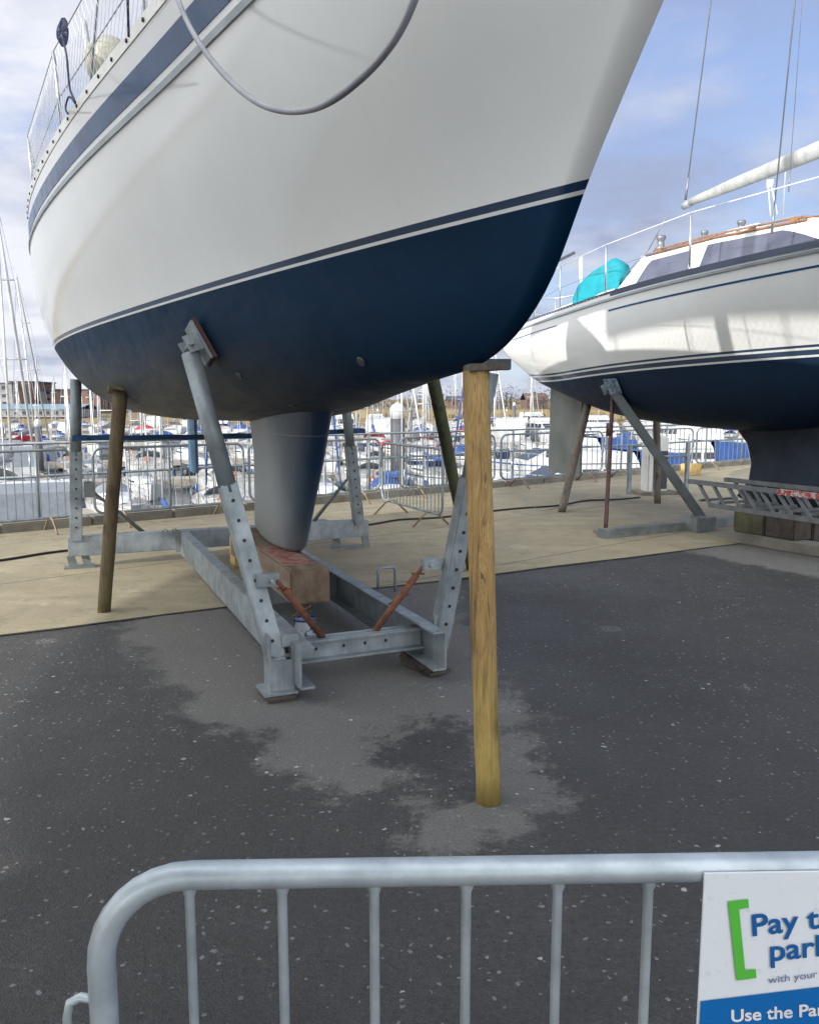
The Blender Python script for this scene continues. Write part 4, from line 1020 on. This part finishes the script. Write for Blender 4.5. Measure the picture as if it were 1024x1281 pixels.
# blue field
a, c_ = on_sign(882, 1253, .0012), on_sign(1024, 1236, .0012); sl = (c_.z-a.z)/(c_.x-a.x)
mb = MB(); mb._f([mb.bm.verts.new(v_) for v_ in ((tl.x+.003, a.y, a.z), (tl.x+SW-.003, a.y, a.z+sl*SW), (tl.x+SW-.003, a.y, tl.z-SH+.003), (tl.x+.003, a.y, tl.z-SH+.003))]); mb.build('blue_field', sign_b, sg)
Z = 951/164.
def zc(x, y): return (860+x/Z, 1060+y/Z)
spoly([zc(*q) for q in [(292, 395), (438, 378), (444, 440), (372, 452), (416, 893), (494, 886), (497, 950), (354, 970)]], sign_g, 'green_bracket', .0018)
def text(body, pixL, pixB, size_px_h, m, slope_pix, bold, off=.0016):
    """text whose baseline starts at pixL and rises along pixB"""
    cu = bpy.data.curves.new('lettering', 'FONT'); cu.body = body; cu.size = 1; cu.offset = bold; cu.resolution_u = 6
    to = bpy.data.objects.new('tmp', cu); col.objects.link(to); dg = bpy.context.evaluated_depsgraph_get(); me_ = bpy.data.meshes.new_from_object(to.evaluated_get(dg)); bpy.data.objects.remove(to)
    A, B = on_sign(*pixL, off), on_sign(*pixB, off)
    u = (B-A).normalized(); v = Vector((0, -1, 0)).cross(u); v = -v if v.z < 0 else v
    xs_ = [q.co.x for q in me_.vertices]; ncap = .73
    sx_ = size_px_h/ncap
    for q in me_.vertices: x_, y_ = q.co.x, q.co.y; q.co = A+u*x_*sx_*slope_pix+v*y_*sx_
    me_.materials.append(m); o_ = bpy.data.objects.new('lettering', me_); col.objects.link(o_); o_.parent = sg; return o_
# zoom pixel positions of the baselines
kz = (on_sign(*zc(470, 645))-on_sign(*zc(455, 492))).length
text('Pay to', zc(458, 647), zc(848, 600), kz*1.04, txt_b, 1.06, .017)
text('park', zc(590, 828), zc(905, 795), kz*1.04, txt_b, 1.06, .017)
text('with your phone', zc(585, 992), zc(890, 952), kz*.36, M('sign_text_grey', (.16, .18, .33), .5), 1.12, .0)
text('Use the Parking app', zc(310, 1270), zc(870, 1228), (on_sign(*zc(325, 1275))-on_sign(*zc(310, 1186))).length, txt_w, 1.05, .022, .0022)

# ------------------------------------------------------------------ marina
white_h = M('marina_white_hull', (.62, .63, .63), .35, 0, (.36, .37, .38), .9, lo=.35, hi=.7)
cream_h = M('marina_cream_hull', (.62, .56, .42), .35); navy_h = M('marina_navy_hull', (.02, .035, .10), .3)
blue_c = M('marina_blue_canvas', (.03, .085, .28), .8, 0, (.02, .055, .18), 3); red_c = M('marina_red_canvas', (.48, .03, .05), .8); grey_c = M('marina_grey_canvas', (.20, .22, .25), .8)
dk_win = M('marina_dark_window', (.02, .025, .035), .15); mast_m = M('marina_alloy_mast', (.62, .62, .60), .35, .4); mast_w = M('marina_white_mast', (.72, .70, .66), .4)
orange_m = M('marina_orange_buoy', (.6, .14, .02), .6); yellow_m = M('marina_yellow_buoy', (.65, .42, .02), .6)
deckm = M('pontoon_deck', (.33, .30, .26), .85, 0, (.24, .21, .18), 5)
teakd = M('marina_worn_deck', (.30, .27, .22), .8, 0, (.42, .42, .41), 1.2)
def mini_hull(mb, L, B, F, hull, stripe):
    n = 12; rows = []
    for i in range(n+1):
        f = i/n; x = L*(f-.5); w = B/2*(min(1, (1-f)*2.6)**.6 if f > .5 else (.72+.28*math.sin(math.pi*f)))*(1 if f < 1 else 0); w = B/2*(.74+.26*math.sin(math.pi*min(f, .5))) if f <= .45 else B/2*max(0, 1-((f-.45)/.55)**2.3)
        sh = F*(1+.28*(f-.35)**2*2.4); zk = -.25*(1-abs(2*f-1)**3)
        xr = x-(.0 if f < .8 else 0)
        bow = max(0, f-.75)/.25
        rows.append([(xr-bow*.9, 0, zk), (xr-bow*.75, w*.75, zk*.4+.0), (xr-bow*.6, w*.90, .12), (xr-bow*.55, w*.92, .2), (xr, w, sh)])
    for sd in (1, -1):
        R = [[(p[0], p[1]*sd, p[2]) for p in r] for r in rows]
        mb.mat(hull); mb.grid(R)
    mb.mat(hull); mb._f([mb.bm.verts.new((rows[0][k][0], rows[0][k][1]*s_, rows[0][k][2])) for k, s_ in [(0, 1), (1, 1), (2, 1), (3, 1), (4, 1), (4, -1), (3, -1), (2, -1), (1, -1)]])
    if stripe is not None:
        for sd in (1, -1):
            mb.mat(stripe); mb.grid([[(r[4][0], (r[4][1]*.985+.012)*sd, r[4][2]-.12) for r in rows], [(r[4][0], (r[4][1]*.975+.012)*sd, r[4][2]-.2) for r in rows]])
    return rows
def yacht_parts(L, B, F, hull, stripe, cover, hood, mast_h, jib, join=False):
    """returns a list of (name, MB)"""
    out = []; H_ = MB(); rows = mini_hull(H_, L, B, F, hull, stripe); out.append(('hull', H_))
    d = MB(); d.mat(teakd); d.grid([[(r[4][0], r[4][1]*k, r[4][2]-.03+.05*(1-k*k)) for k in (-1, -.5, 0, .5, 1)] for r in rows]); out.append(('deck', d))
    c = MB(); c.mat(white_h); x0, x1 = -L*.12, L*.26; z0 = F-.02
    sec_ = [(x0, B*.33, z0, z0+.42), (x0+.5, B*.32, z0, z0+.46), (x1-.9, B*.25, z0+.05, z0+.40), (x1, B*.12, z0+.1, z0+.14)]
    c.grid([[(x, w, a), (x, w*.88, t_), (x, 0, t_+.07), (x, -w*.88, t_), (x, -w, a)] for x, w, a, t_ in sec_], smooth=False)
    c.mat(white_h); c._f([c.bm.verts.new(p) for p in [(x0, B*.33, z0), (x0, B*.29, z0+.42), (x0, 0, z0+.49), (x0, -B*.29, z0+.42), (x0, -B*.33, z0)]]); out.append(('cabin', c))
    w_ = MB(); w_.mat(dk_win)
    for sd in (1, -1): w_.quad((x0+.15, (B*.32)*sd*1.0, z0+.14), (x1-1.0, (B*.25)*sd, z0+.17), (x1-1.2, (B*.24)*sd*1.0, z0+.30), (x0+.2, (B*.31)*sd, z0+.32))
    out.append(('window', w_))
    h_ = MB(); h_.mat(hood); R = []
    for k in range(5):
        a = math.pi*.5*k/4; R.append([(x0+.35-.75*math.sin(a), B*.34*math.cos(t_), z0+.38+(.05+.55*math.sin(a*.999)**.6)*math.sin(t_)) for t_ in [math.pi*i/8 for i in range(9)]])
    h_.grid(R); out.append(('sprayhood', h_))
    m_ = MB(); m_.mat(mast_m); mx = L*.10; m_.tube([(mx, 0, z0), (mx-.05, 0, F+mast_h)], .055, 8)
    for z in (.45, .72): m_.tube([(mx, -B*.34*(1.2-z), F+mast_h*z), (mx, B*.34*(1.2-z), F+mast_h*z)], .03, 4)
    out.append(('mast', m_))
    r_ = MB(); r_.mat(wire)
    for sd in (1, -1): r_.tube([(mx-.1, B*.46*sd, F), (mx, B*.34*.48*sd, F+mast_h*.72), (mx, 0, F+mast_h)], .012, 3, caps=False)
    r_.tube([(-L*.48, 0, F), (mx, 0, F+mast_h)], .012, 3, caps=False); out.append(('rigging', r_))
    b_ = MB(); b_.mat(cover); b_.tube([(mx-.1, 0, F+1.35), (mx-1.0, 0, F+1.22), (mx-L*.38, 0, F+1.08)], [.2, .17, .09], 8, flat=.7); b_.tube([(mx-.1, 0, F+1.05), (mx-L*.4, 0, F+1.0)], .06, 6); out.append(('boom_cover', b_))
    j_ = MB(); j_.mat(jib); j_.tube([(L*.47, 0, F+.5), (L*.2, 0, F+mast_h*.72), (mx+.05, 0, F+mast_h*.96)], [.05, .07, .03], 6); out.append(('furled_jib', j_))
    g_ = MB(); g_.mat(stainless)
    for sd in (1, -1):
        for f in (1, 4, 7, 10): p = rows[f][4]; g_.tube([(p[0], p[1]*sd*.96, p[2]), (p[0], p[1]*sd*.96, p[2]+.6)], .014, 4)
        g_.tube([(rows[f][4][0], rows[f][4][1]*sd*.96, rows[f][4][2]+.6) for f in (0, 1, 4, 7, 10)], .012, 4)
        g_.tube([(rows[f][4][0], rows[f][4][1]*sd*.96, rows[f][4][2]+.3) for f in (0, 1, 4, 7, 10)], .008, 3)
    g_.tube([(rows[0][4][0], rows[0][4][1]*.96, F+.6), (rows[0][4][0], -rows[0][4][1]*.96, F+.6)], .014, 4); out.append(('guard_rail', g_))
    for sd, f in ((1, 3), (1, 6), (-1, 3), (-1, 6)):
        fd_ = MB(); fd_.mat(blue_c if hull is not navy_h else white_h)
        p = rows[f][4]; fd_.tube([(p[0], p[1]*sd+.12*sd, .1), (p[0], p[1]*sd+.12*sd, .18), (p[0], p[1]*sd+.12*sd, .62), (p[0], p[1]*sd+.12*sd, .7)], [.04, .11, .11, .04], 8); out.append(('fender', fd_))
    lb = MB(); lb.mat(orange_m if cover is not red_c else yellow_m); lb.tube([(-L*.47, .5+.16*math.cos(t_), F+.5+.2*math.sin(t_)) for t_ in [math.pi*1.8*i/10 for i in range(11)]], .055, 6); out.append(('lifebuoy', lb))
    return out
def cruiser_parts(L, B, F, band, canopy):
    out = []; H_ = MB(); rows = mini_hull(H_, L, B, F, white_h, band); out.append(('hull', H_))
    d = MB(); d.mat(white_h); d.grid([[(r[4][0], r[4][1]*k, r[4][2]-.03+.05*(1-k*k)) for k in (-1, -.5, 0, .5, 1)] for r in rows]); out.append(('deck', d))
    c = MB(); c.mat(white_h); z0 = F
    for (xa, xb, xc, xd_, w, za, zb_) in ((-L*.22, L*.3, -L*.2, L*.08, B*.42, z0, z0+1.0), (-L*.2, L*.06, -L*.18, -L*.02, B*.38, z0+1.04, z0+1.45)):
        c.grid([[(xa, w, za), (xc, w*.9, zb_), (xc, -w*.9, zb_), (xa, -w, za)], [(xb, w*.75, za), (xd_, w*.75, zb_), (xd_, -w*.75, zb_), (xb, -w*.75, za)]], smooth=False)
        for xx, yy, w1, w2 in ((xa, xc, w, w*.9), (xb, xd_, w*.75, w*.75)): c._f([c.bm.verts.new(p) for p in ((xx, w1, za), (yy, w2, zb_), (yy, -w2, zb_), (xx, -w1, za))])
    out.append(('superstructure', c))
    w_ = MB(); w_.mat(dk_win); w0 = B*.42
    for sd in (1, -1):
        for k in range(4):
            f0, f1 = k/4+.02, (k+1)/4-.03; xa_, xb_ = -L*.21+L*.36*f0, -L*.21+L*.36*f1
            ya, yb = w0*(1-.25*((xa_+L*.22)/(L*.52)))*.965+.02, w0*(1-.25*((xb_+L*.22)/(L*.52)))*.965+.02
            w_.quad((xa_, ya*sd, z0+.42), (xb_, yb*sd, z0+.42), (xb_-.03, yb*.96*sd, z0+.82), (xa_, ya*.96*sd, z0+.82))
    w_.quad((L*.25, -w0*.7, z0+.25), (L*.25, w0*.7, z0+.25), (L*.125, w0*.68, z0+.85), (L*.125, -w0*.68, z0+.85)); out.append(('window', w_))
    k_ = MB(); k_.mat(canopy); x0 = -L*.47; k_.grid([[(x0, B*.4, z0+.1), (x0+.3, B*.36, z0+1.35), (x0+.3, -B*.36, z0+1.35), (x0, -B*.4, z0+.1)], [(-L*.21, B*.42, z0+.1), (-L*.2, B*.38, z0+1.5), (-L*.2, -B*.38, z0+1.5), (-L*.21, -B*.42, z0+.1)]], smooth=False)
    k_._f([k_.bm.verts.new(p) for p in ((x0, B*.4, z0+.1), (x0+.3, B*.36, z0+1.35), (x0+.3, -B*.36, z0+1.35), (x0, -B*.4, z0+.1))]); out.append(('canopy', k_))
    g_ = MB(); g_.mat(stainless); g_.tube([(rows[f][4][0], rows[f][4][1]*.94, rows[f][4][2]+.5) for f in (5, 7, 9, 11)]+[(rows[f][4][0], -rows[f][4][1]*.94, rows[f][4][2]+.5) for f in (11, 9, 7, 5)], .018, 4)
    for f in (5, 7, 9, 11):
        for sd in (1, -1): p = rows[f][4]; g_.tube([(p[0], p[1]*sd*.94, p[2]), (p[0], p[1]*sd*.94, p[2]+.5)], .014, 4)
    g_.tube([(-L*.1, 0, z0+1.4), (-L*.12, 0, z0+2.6)], .03, 5); out.append(('guard_rail', g_))
    return out
def make_thing(name, parts, label, cat, group, join=False):
    if join:
        root = None; mb = MB()
        meshes = []
        for nm, p in parts:
            bmesh.ops.recalc_face_normals(p.bm, faces=p.bm.faces)
            base = len(mb.mats); idx = []
            for m_ in p.mats: mb.mat(m_); idx.append(mb.cur)
            vm = {v: mb.bm.verts.new(v.co) for v in p.bm.verts}
            for f in p.bm.faces:
                g = mb.bm.faces.new([vm[v] for v in f.verts]); g.material_index = idx[f.material_index]; g.smooth = f.smooth
            p.bm.free()
        root = mb.build(name)
    else:
        root = empty(name)
        for nm, p in parts: p.build(nm, None, root)
    tag(root, label, cat, group); return root
YG = 'berthed yachts'
near = [
 make_thing('berthed_yacht', yacht_parts(9.5, 3.1, 1.05, white_h, navy_h, blue_c, blue_c, 11.5, white_h), 'white berthed yacht with a royal blue sail cover, blue sprayhood and navy stripe', 'yacht', 'yachts with blue canvas in the nearer marina berths'),
 make_thing('berthed_yacht', yacht_parts(10.5, 3.3, 1.15, white_h, red_c, grey_c, red_c, 12.5, sailcover), 'white berthed yacht with a red sprayhood and thin red stripe', 'yacht', 'yachts with red sprayhoods in the nearer marina berths'),
 make_thing('berthed_yacht', yacht_parts(8.5, 2.9, 1.0, navy_h, white_h, sailcover, grey_c, 10.5, blue_c), 'navy hulled berthed yacht with a pale sail cover', 'yacht', 'navy hulled yachts in the nearer marina berths'),
 make_thing('berthed_yacht', yacht_parts(9.0, 3.0, 1.0, cream_h, blue_c, blue_c, sailcover, 11., white_h), 'cream hulled berthed yacht with a blue sail cover and pale sprayhood', 'yacht', 'cream hulled yachts in the nearer marina berths'),
 make_thing('motor_cruiser', cruiser_parts(9.5, 3.3, 1.25, blue_c, blue_c), 'white motor cruiser with blue cockpit canopy and blue stripe moored in the marina', 'motor cruiser', 'motor cruisers in the nearer marina berths'),
 make_thing('berthed_yacht', yacht_parts(9.2, 3.0, 1.05, white_h, None, sailcover, grey_c, 11., white_h), 'white berthed yacht with pale sail cover and grey sprayhood', 'yacht', 'all white yachts in the nearer marina berths'),
 make_thing('motor_cruiser', cruiser_parts(8.5, 3.1, 1.2, None, grey_c), 'white motor cruiser with grey cockpit canopy moored in the marina', 'motor cruiser', 'grey canopied motor cruisers in the marina'),
]
far = [
 make_thing('moored_yacht', yacht_parts(10, 3.2, 1.1, white_h, navy_h, blue_c, blue_c, 12, white_h), 'small distant white yacht with blue canvas in the far marina rows', 'yacht', 'distant yachts with blue canvas', join=True),
 make_thing('moored_yacht', yacht_parts(10, 3.2, 1.1, white_h, None, sailcover, sailcover, 11, sailcover), 'small distant all white yacht in the far marina rows', 'yacht', 'distant all white yachts', join=True),
 make_thing('moored_yacht', yacht_parts(9, 3.0, 1.0, navy_h, None, blue_c, red_c, 11, white_h), 'small distant dark hulled yacht with a red hood in the far marina rows', 'yacht', 'distant dark hulled yachts', join=True),
 make_thing('moored_cruiser', cruiser_parts(10, 3.4, 1.3, navy_h, white_h), 'small distant white motor cruiser in the far marina rows', 'motor cruiser', 'distant motor cruisers', join=True),
]
used = set()
def put(lst, i, x, y, rz, sc=1.):
    p = lst[i]; key = (id(lst), i)
    o_ = p if key not in used else copy_tree(p); used.add(key)
    o_.location = (x, y, WATER+.02); o_.rotation_euler = (0, 0, rz); o_.scale = (sc, sc, sc)
    return o_
def bearing(px): r = ray(px, 600); return r.x/r.y
# nearer rows: (distance, px from, px to, step m)
rows_n = [(27, -20, 660, 3.4), (34, -20, 640, 3.2), (43, -20, 640, 3.2), (54, -20, 640, 3.2), (64, -20, 640, 3.4)]
for ri, (D, pa, pb_, stp) in enumerate(rows_n):
    x = bearing(pa)*D
    while x < bearing(pb_)*D:
        y = D+x*.35+rnd.uniform(-.8, .8)
        px_ = 512+1024*x/y
        i = rnd.choice([0, 5, 5, 1, 2, 3, 6, 5, 5]) if ri else rnd.choice([5, 3, 5, 6, 1, 0])
        if px_ > 420 and ri < 1: i = rnd.choice([4, 6, 5])
        sc = rnd.uniform(.58, .82)
        if px_ < 130: i = rnd.choice([6, 6, 6, 5]); sc *= .7 if i == 5 else 1.
        elif i == 4: i = 6
        put(near, i, x, y, R_(rnd.choice([115, -65])+rnd.uniform(-3, 3)), sc); x += stp*rnd.uniform(.92, 1.15)
for px_, D, i, hl in ((7, 31, 5, 0), (44, 60, 1, 3)):
    o_ = put(near, i, bearing(px_)*D, D, R_(100), 1.0); o_.rotation_euler = (0, R_(0), R_(100)); o_.rotation_euler.x = R_(-hl)
for (D, pa, pb_, stp) in ((31, 725, 830, 9), (44, 700, 850, 6)):
    x = bearing(pa)*D
    while x < bearing(pb_)*D: put(near, 4, x, D+rnd.uniform(-1, 1), R_(192), rnd.uniform(.85, 1.05)); x += stp
for (D, pa, pb_, stp) in ((72, -20, 960, 4.6), (92, -20, 960, 4.6), (115, -20, 960, 5.2), (145, -20, 960, 6.)):
    x = bearing(pa)*D
    while x < bearing(pb_)*D:
        px_ = 512+1024*x/D
        i = rnd.choice([0, 1, 1, 0, 2, 3]) if px_ < 640 else rnd.choice([0, 1, 3, 3, 1])
        sc = rnd.uniform(.8, 1.1)
        if px_ < 130: sc *= .7
        if 620 < px_ and i != 3: sc *= .72 if D < 100 else .95
        put(far, i, x, D+rnd.uniform(-1.5, 1.5), R_(rnd.choice([100, -80])+rnd.uniform(-6, 6)), sc); x += stp*rnd.uniform(.9, 1.2)
# pontoons
for i, (D, x0, x1) in enumerate(((33, -22, 14), (46.5, -30, 20), (62, -40, 40), (82, -60, 60), (104, -70, 70), (130, -90, 90))):
    mb = MB(); sl_ = .35 if i < 3 else 0
    a, c_ = Vector((x0, D+x0*sl_, WATER+.35)), Vector((x1, D+x1*sl_, WATER+.35)); mid = (a+c_)/2; mb.beam(a-mid, c_-mid, 1.8, .35)
    o_ = mb.build('pontoon', deckm); o_.location = mid; tag(o_, ['floating walkway of the nearest berths', 'floating walkway behind the second row of yachts', 'floating walkway behind the third row of yachts', 'floating walkway in the fourth row of the marina', 'floating walkway in the fifth row of the marina', 'farthest floating walkway of the marina'][i], 'pontoon')
# mooring piles
pile_m = M('pile_dark', (.10, .10, .12), .6, .1, (.07, .07, .08), 1); pile_b = M('pile_rust', (.14, .08, .05), .8, 0, (.08, .06, .04), 2)
def pile(px, ytop, wpx, dia, label):
    D = dia*1024/wpx; P_ = aty(px, ytop, D); r = dia/2
    root = empty('mooring_pile', (P_.x, P_.y, WATER-1)); tag(root, label, 'mooring pile')
    h = P_.z-(WATER-1)
    mb = MB(); mb.lathe([(r, 2.0), (r, h-dia*1.15)], seg=16); mb.build('shaft', pile_m, root)
    mb = MB(); mb.lathe([(r*1.02, 0), (r*1.02, 2.0)], seg=16); mb.build('waterline_band', pile_b, root)
    mb = MB(); mb.lathe([(r*1.03, h-dia*1.15), (r*1.03, h-dia*.45), (r*.75, h-dia*.2), (r*.2, h)], seg=16); mb.build('cap', white_h, root)
pile(497, 503, 18, .62, 'thick dark mooring pile with a tall white cap seen between keel and yellow post')
pile(47, 524, 8.5, .34, 'dark mooring pile with white cap at the far left beside leaning masts')
pile(435, 514, 7, .36, 'slim brown footed mooring pile just right of the keel')
pile(643, 503, 3.8, .34, 'slim distant mooring pile with white top right of the yellow post')
pile(615, 506, 3, .34, 'slimmest distant mooring pile next to the yellow post')
pile(514, 509, 3.4, .34, 'small distant mooring pile right of the thick white capped one')
pile(3, 528, 6, .34, 'dark mooring pile cut by the left edge of the photo')
# far shore
m, nt, b = new_mat('shore_land'); tc = coords(nt, scale=(.02, .3, .3))
c = mix(nt, ramp(nt, noise(nt, tc, 3, 5), [(.35, 0.), (.65, 1.)]), (.24, .17, .075), (.12, .10, .06)); nt.links.new(c, b.inputs['Base Color']); b.inputs['Roughness'].default_value = .95
mb = MB(); rows = []
for i, (y, z) in enumerate(((188, WATER-.2), (192, WATER+1.1), (215, WATER+1.6), (240, WATER+2.6), (330, 1.6), (700, 6.), (1500, 10.))):
    rows.append([Vector((x, y+6*math.sin(x*.02), z+(rnd.uniform(-.15, .15) if 0 < i else 0))) for x in range(-900, 901, 30)])
mb.grid(rows); tag(mb.build('far_shore', m), kind='structure')
# reeds
mb = MB(); reed = M('reeds', (.25, .195, .10), .9, 0, (.17, .13, .07), .3)
for k in range(5200):
    x = rnd.uniform(-40, 125); y = rnd.uniform(192, 214); h = rnd.uniform(.6, 1.7); z = WATER+1.1+(y-192)*.022
    w = rnd.uniform(.15, .5); mb.quad((x-w, y, z-.3), (x+w, y, z-.3), (x+w*rnd.uniform(-.2, 1), y+.2, z+h), (x-w*rnd.uniform(-.2, 1), y+.2, z+h*rnd.uniform(.7, 1)))
tag(mb.build('reed_bed', reed), 'tan reed bed along the far shore', 'reeds', kind='stuff')
# woods
twig = M('bare_winter_trees', (.085, .07, .06), .95, 0, (.05, .045, .04), .2); 
mb = MB()
for t_ in range(230):
    x = rnd.uniform(-170, 260); y = 262+rnd.uniform(-14, 40); H_ = rnd.uniform(4.2, 7.6)*(1.0+.25*math.sin(x*.05)); wd = rnd.uniform(3, 6)
    if -150 < x < -95: H_ *= .6
    mb.tube([(x, y, -.6), (x, y, H_*.5)], [.35, .15], 4, caps=False)
    for k in range(85):
        a = rnd.uniform(0, 2*math.pi); r = wd*math.sqrt(rnd.random()); zz = -.5+H_*(.15+.85*rnd.random()*(1-.35*(r/wd)**2)); s_ = rnd.uniform(.3, .8)
        p = Vector((x+r*math.cos(a), y+r*math.sin(a)*.7, zz)); q = Vector((rnd.uniform(-1, 1), rnd.uniform(-.3, .3), rnd.uniform(-.4, 1)))*s_; q2 = Vector((rnd.uniform(-1, 1), rnd.uniform(-.3, .3), rnd.uniform(-1, .4)))*s_
        mb._f([mb.bm.verts.new(p), mb.bm.verts.new(p+q), mb.bm.verts.new(p+q2)])
tag(mb.build('woodland', twig), 'bare brown winter woodland on the far shore', 'woodland', kind='stuff')
# buildings
brick = M('brown_brick', (.16, .09, .065), .9, 0, (.12, .07, .05), .5); slate = M('dark_roof', (.06, .06, .075), .8); rend = M('grey_render', (.26, .25, .25), .9, 0, (.2, .19, .19), .4); blroof = M('blue_grey_metal_roof', (.18, .27, .34), .6); tile = M('red_brown_tile', (.13, .08, .065), .9)
def building(px0, px1, ytop, D, wall, roof, label, floors=3, pitched=0., base=1.0, ncol=None, name='building', depth=14):
    x0, x1 = bearing(px0)*D, bearing(px1)*D; zt_ = aty((px0+px1)/2, ytop, D).z; w = x1-x0; root = empty(name, ((x0+x1)/2, D, -1.2)); tag(root, label, 'building'); H_ = zt_+1.2
    mb = MB(); mb.box((0, depth/2, H_/2), (w, depth, H_)); mb.build('wall', wall, root)
    mb = MB()
    if pitched: mb.grid([[(-w/2-.4, -.4, H_-.02), (w/2+.4, -.4, H_-.02)], [(-w/2-.4, depth/2, H_+pitched), (w/2+.4, depth/2, H_+pitched)], [(-w/2-.4, depth+.4, H_-.02), (w/2+.4, depth+.4, H_-.02)]], smooth=False)
    else: mb.box((0, depth/2, H_+.15), (w+.6, depth+.6, .3))
    mb.build('roof', roof, root)
    nc = ncol or max(2, int(w/3.2)); fh = H_/floors
    for f in range(floors):
        for k in range(nc):
            if nc*floors > 90: continue
            mb = MB(); x = -w/2+w*(k+.5)/nc; mb.box((x, -.02, fh*(f+.55)), (w/nc*.45, .12, fh*.45)); wn = mb.build('window', dk_win, root)
            mb = MB(); mb.box((x, -.07, fh*(f+.55)-fh*.25), (w/nc*.5, .2, .1)); mb.build('sill', rend, wn)
building(-30, 22, 480, 205, rend, slate, 'grey flat roofed apartment block at the far left edge of the skyline', 4)
building(20, 46, 478, 208, brick, slate, 'tall dark brown brick block standing highest on the left skyline', 4)
building(46, 58, 489, 212, rend, slate, 'narrow grey block between the two brown brick blocks', 3)
building(57, 128, 488, 215, brick, slate, 'long brown brick apartment block beside the left cradle upright', 4)
building(128, 215, 494, 222, brick, slate, 'low brown brick row seen behind the brown mossy prop', 3)
building(-20, 100, 512, 186, rend, blroof, 'long pale boat shed with blue grey metal roof below the apartment blocks', 1, 1.2, ncol=12)
building(657, 683, 500, 262, tile, tile, 'red brown tiled house roof on the right skyline', 2, 2.2)
building(560, 590, 501, 260, brick, slate, 'small brick house among bare trees behind the green stained prop', 2, 1.5)

# ------------------------------------------------------------------ unseen yachts added left of and behind the camera to shade the yard
def shade_yacht(loc, rz, sc, label):
    root = empty('sailing_yacht', loc, rz); tag(root, label, 'sailing yacht'); root.scale = sc
    o_ = bpy.data.objects.new('hull', h1.data); col.objects.link(o_); o_.parent = root
    for src in children(yacht):
        if src.name.split('.')[0] in ('deck', 'keel', 'sheer_stripe', 'toe_rail', 'rubbing_strake', 'coachroof', 'mast', 'stanchion', 'guard_net', 'furled_jib'):
            c = src.copy(); col.objects.link(c); c.parent = root
    mb = MB(); mb.tube([(1.2, 0, 4.75), (5.6, 0, 4.6)], .2, 10); mb.build('boom', sailcover, root)
    return root
shade_yacht((-5.6, -5.0, 0), R_(117), (1.25, 1.35, 1.62), 'unseen big white yacht added out of frame at left to shade the yard')
shade_yacht((.8, -8.5, 0), R_(117), (1.2, 1.2, 1.3), 'unseen big white yacht added behind the camera to shade the yard')

# ------------------------------------------------------------------ light
SUN_TRAVEL = Vector((.76, .65, 0)).normalized(); EL = R_(17)
sdir = Vector((SUN_TRAVEL.x*math.cos(EL), SUN_TRAVEL.y*math.cos(EL), -math.sin(EL)))
sd = bpy.data.lights.new('sun', 'SUN'); sd.energy = 5.0; sd.angle = R_(.5); sd.color = (1, .95, .87)
so = bpy.data.objects.new('sun', sd); col.objects.link(so); so.rotation_euler = sdir.to_track_quat('-Z', 'Y').to_euler()
w = bpy.data.worlds.new('World'); scene.world = w; w.use_nodes = True; nt = w.node_tree; nt.nodes.clear()
sky = N(nt, 'ShaderNodeTexSky', sky_type='NISHITA'); sky.sun_disc = False; sky.sun_elevation = EL
sky.sun_rotation = math.atan2(-SUN_TRAVEL.x, -SUN_TRAVEL.y)
tc = N(nt, 'ShaderNodeTexCoord'); sep = N(nt, 'ShaderNodeSeparateXYZ'); nt.links.new(tc.outputs['Generated'], sep.inputs[0])
den = math_(nt, 'ADD', math_(nt, 'MAXIMUM', sep.outputs[2], 0.), .22)
cv = N(nt, 'ShaderNodeCombineXYZ'); nt.links.new(math_(nt, 'DIVIDE', sep.outputs[0], den), cv.inputs[0]); nt.links.new(math_(nt, 'DIVIDE', sep.outputs[1], den), cv.inputs[1]); cv.inputs[2].default_value = 3.1
n1 = noise(nt, cv.outputs[0], 1.5, 8, .58, .3)
left = math_(nt, 'MULTIPLY', sep.outputs[0], -.2)
cl = ramp(nt, math_(nt, 'ADD', n1, left), [(.36, 0.), (.56, 1.)])
shade = noise(nt, cv.outputs[0], 2.1, 6, .5)
SKYK = .15
cloudc = mix(nt, ramp(nt, math_(nt, 'ADD', shade, math_(nt, 'MULTIPLY', sep.outputs[0], .32)), [(.34, 0.), (.62, 1.)]), (6.3, 6.4, 6.75), (2.6, 2.95, 4.1))
# a lavender-blue clear sky, brighter towards the horizon, carried by the physical sky's brightness
bl = ramp(nt, math_(nt, 'MAXIMUM', sep.outputs[2], 0.), [(0., (.46, .57, .78)), (.25, (.30, .40, .70)), (1., (.16, .23, .52))])
blk = mix(nt, 1., bl, bl); 
mul = N(nt, 'ShaderNodeVectorMath', operation='SCALE'); nt.links.new(bl, mul.inputs[0]); mul.inputs['Scale'].default_value = 9.5
clear = mix(nt, .65, sky.outputs[0], mul.outputs[0])
c = mix(nt, math_(nt, 'MULTIPLY', cl, .92), clear, cloudc)
# a bank of bright cloud added behind the viewer, sunward, to fill the shade
fill_bank = ramp(nt, math_(nt, 'ADD', math_(nt, 'MULTIPLY', sep.outputs[1], -.5), math_(nt, 'ADD', math_(nt, 'MULTIPLY', n1, .5), math_(nt, 'MULTIPLY', sep.outputs[0], -.22))), [(.18, 0.), (.42, 1.)])
c = mix(nt, math_(nt, 'MULTIPLY', fill_bank, .95), c, mix(nt, ramp(nt, shade, [(.35, 0.), (.65, 1.)]), (22.5, 22.8, 22.8), (15.5, 15.9, 16.1)))
bg = N(nt, 'ShaderNodeBackground'); bg.inputs['Strength'].default_value = SKYK; nt.links.new(c, bg.inputs['Color'])
out = N(nt, 'ShaderNodeOutputWorld'); nt.links.new(bg.outputs[0], out.inputs[0])

scene.view_settings.view_transform = 'Standard'; scene.view_settings.look = 'None'; scene.view_settings.exposure = 0
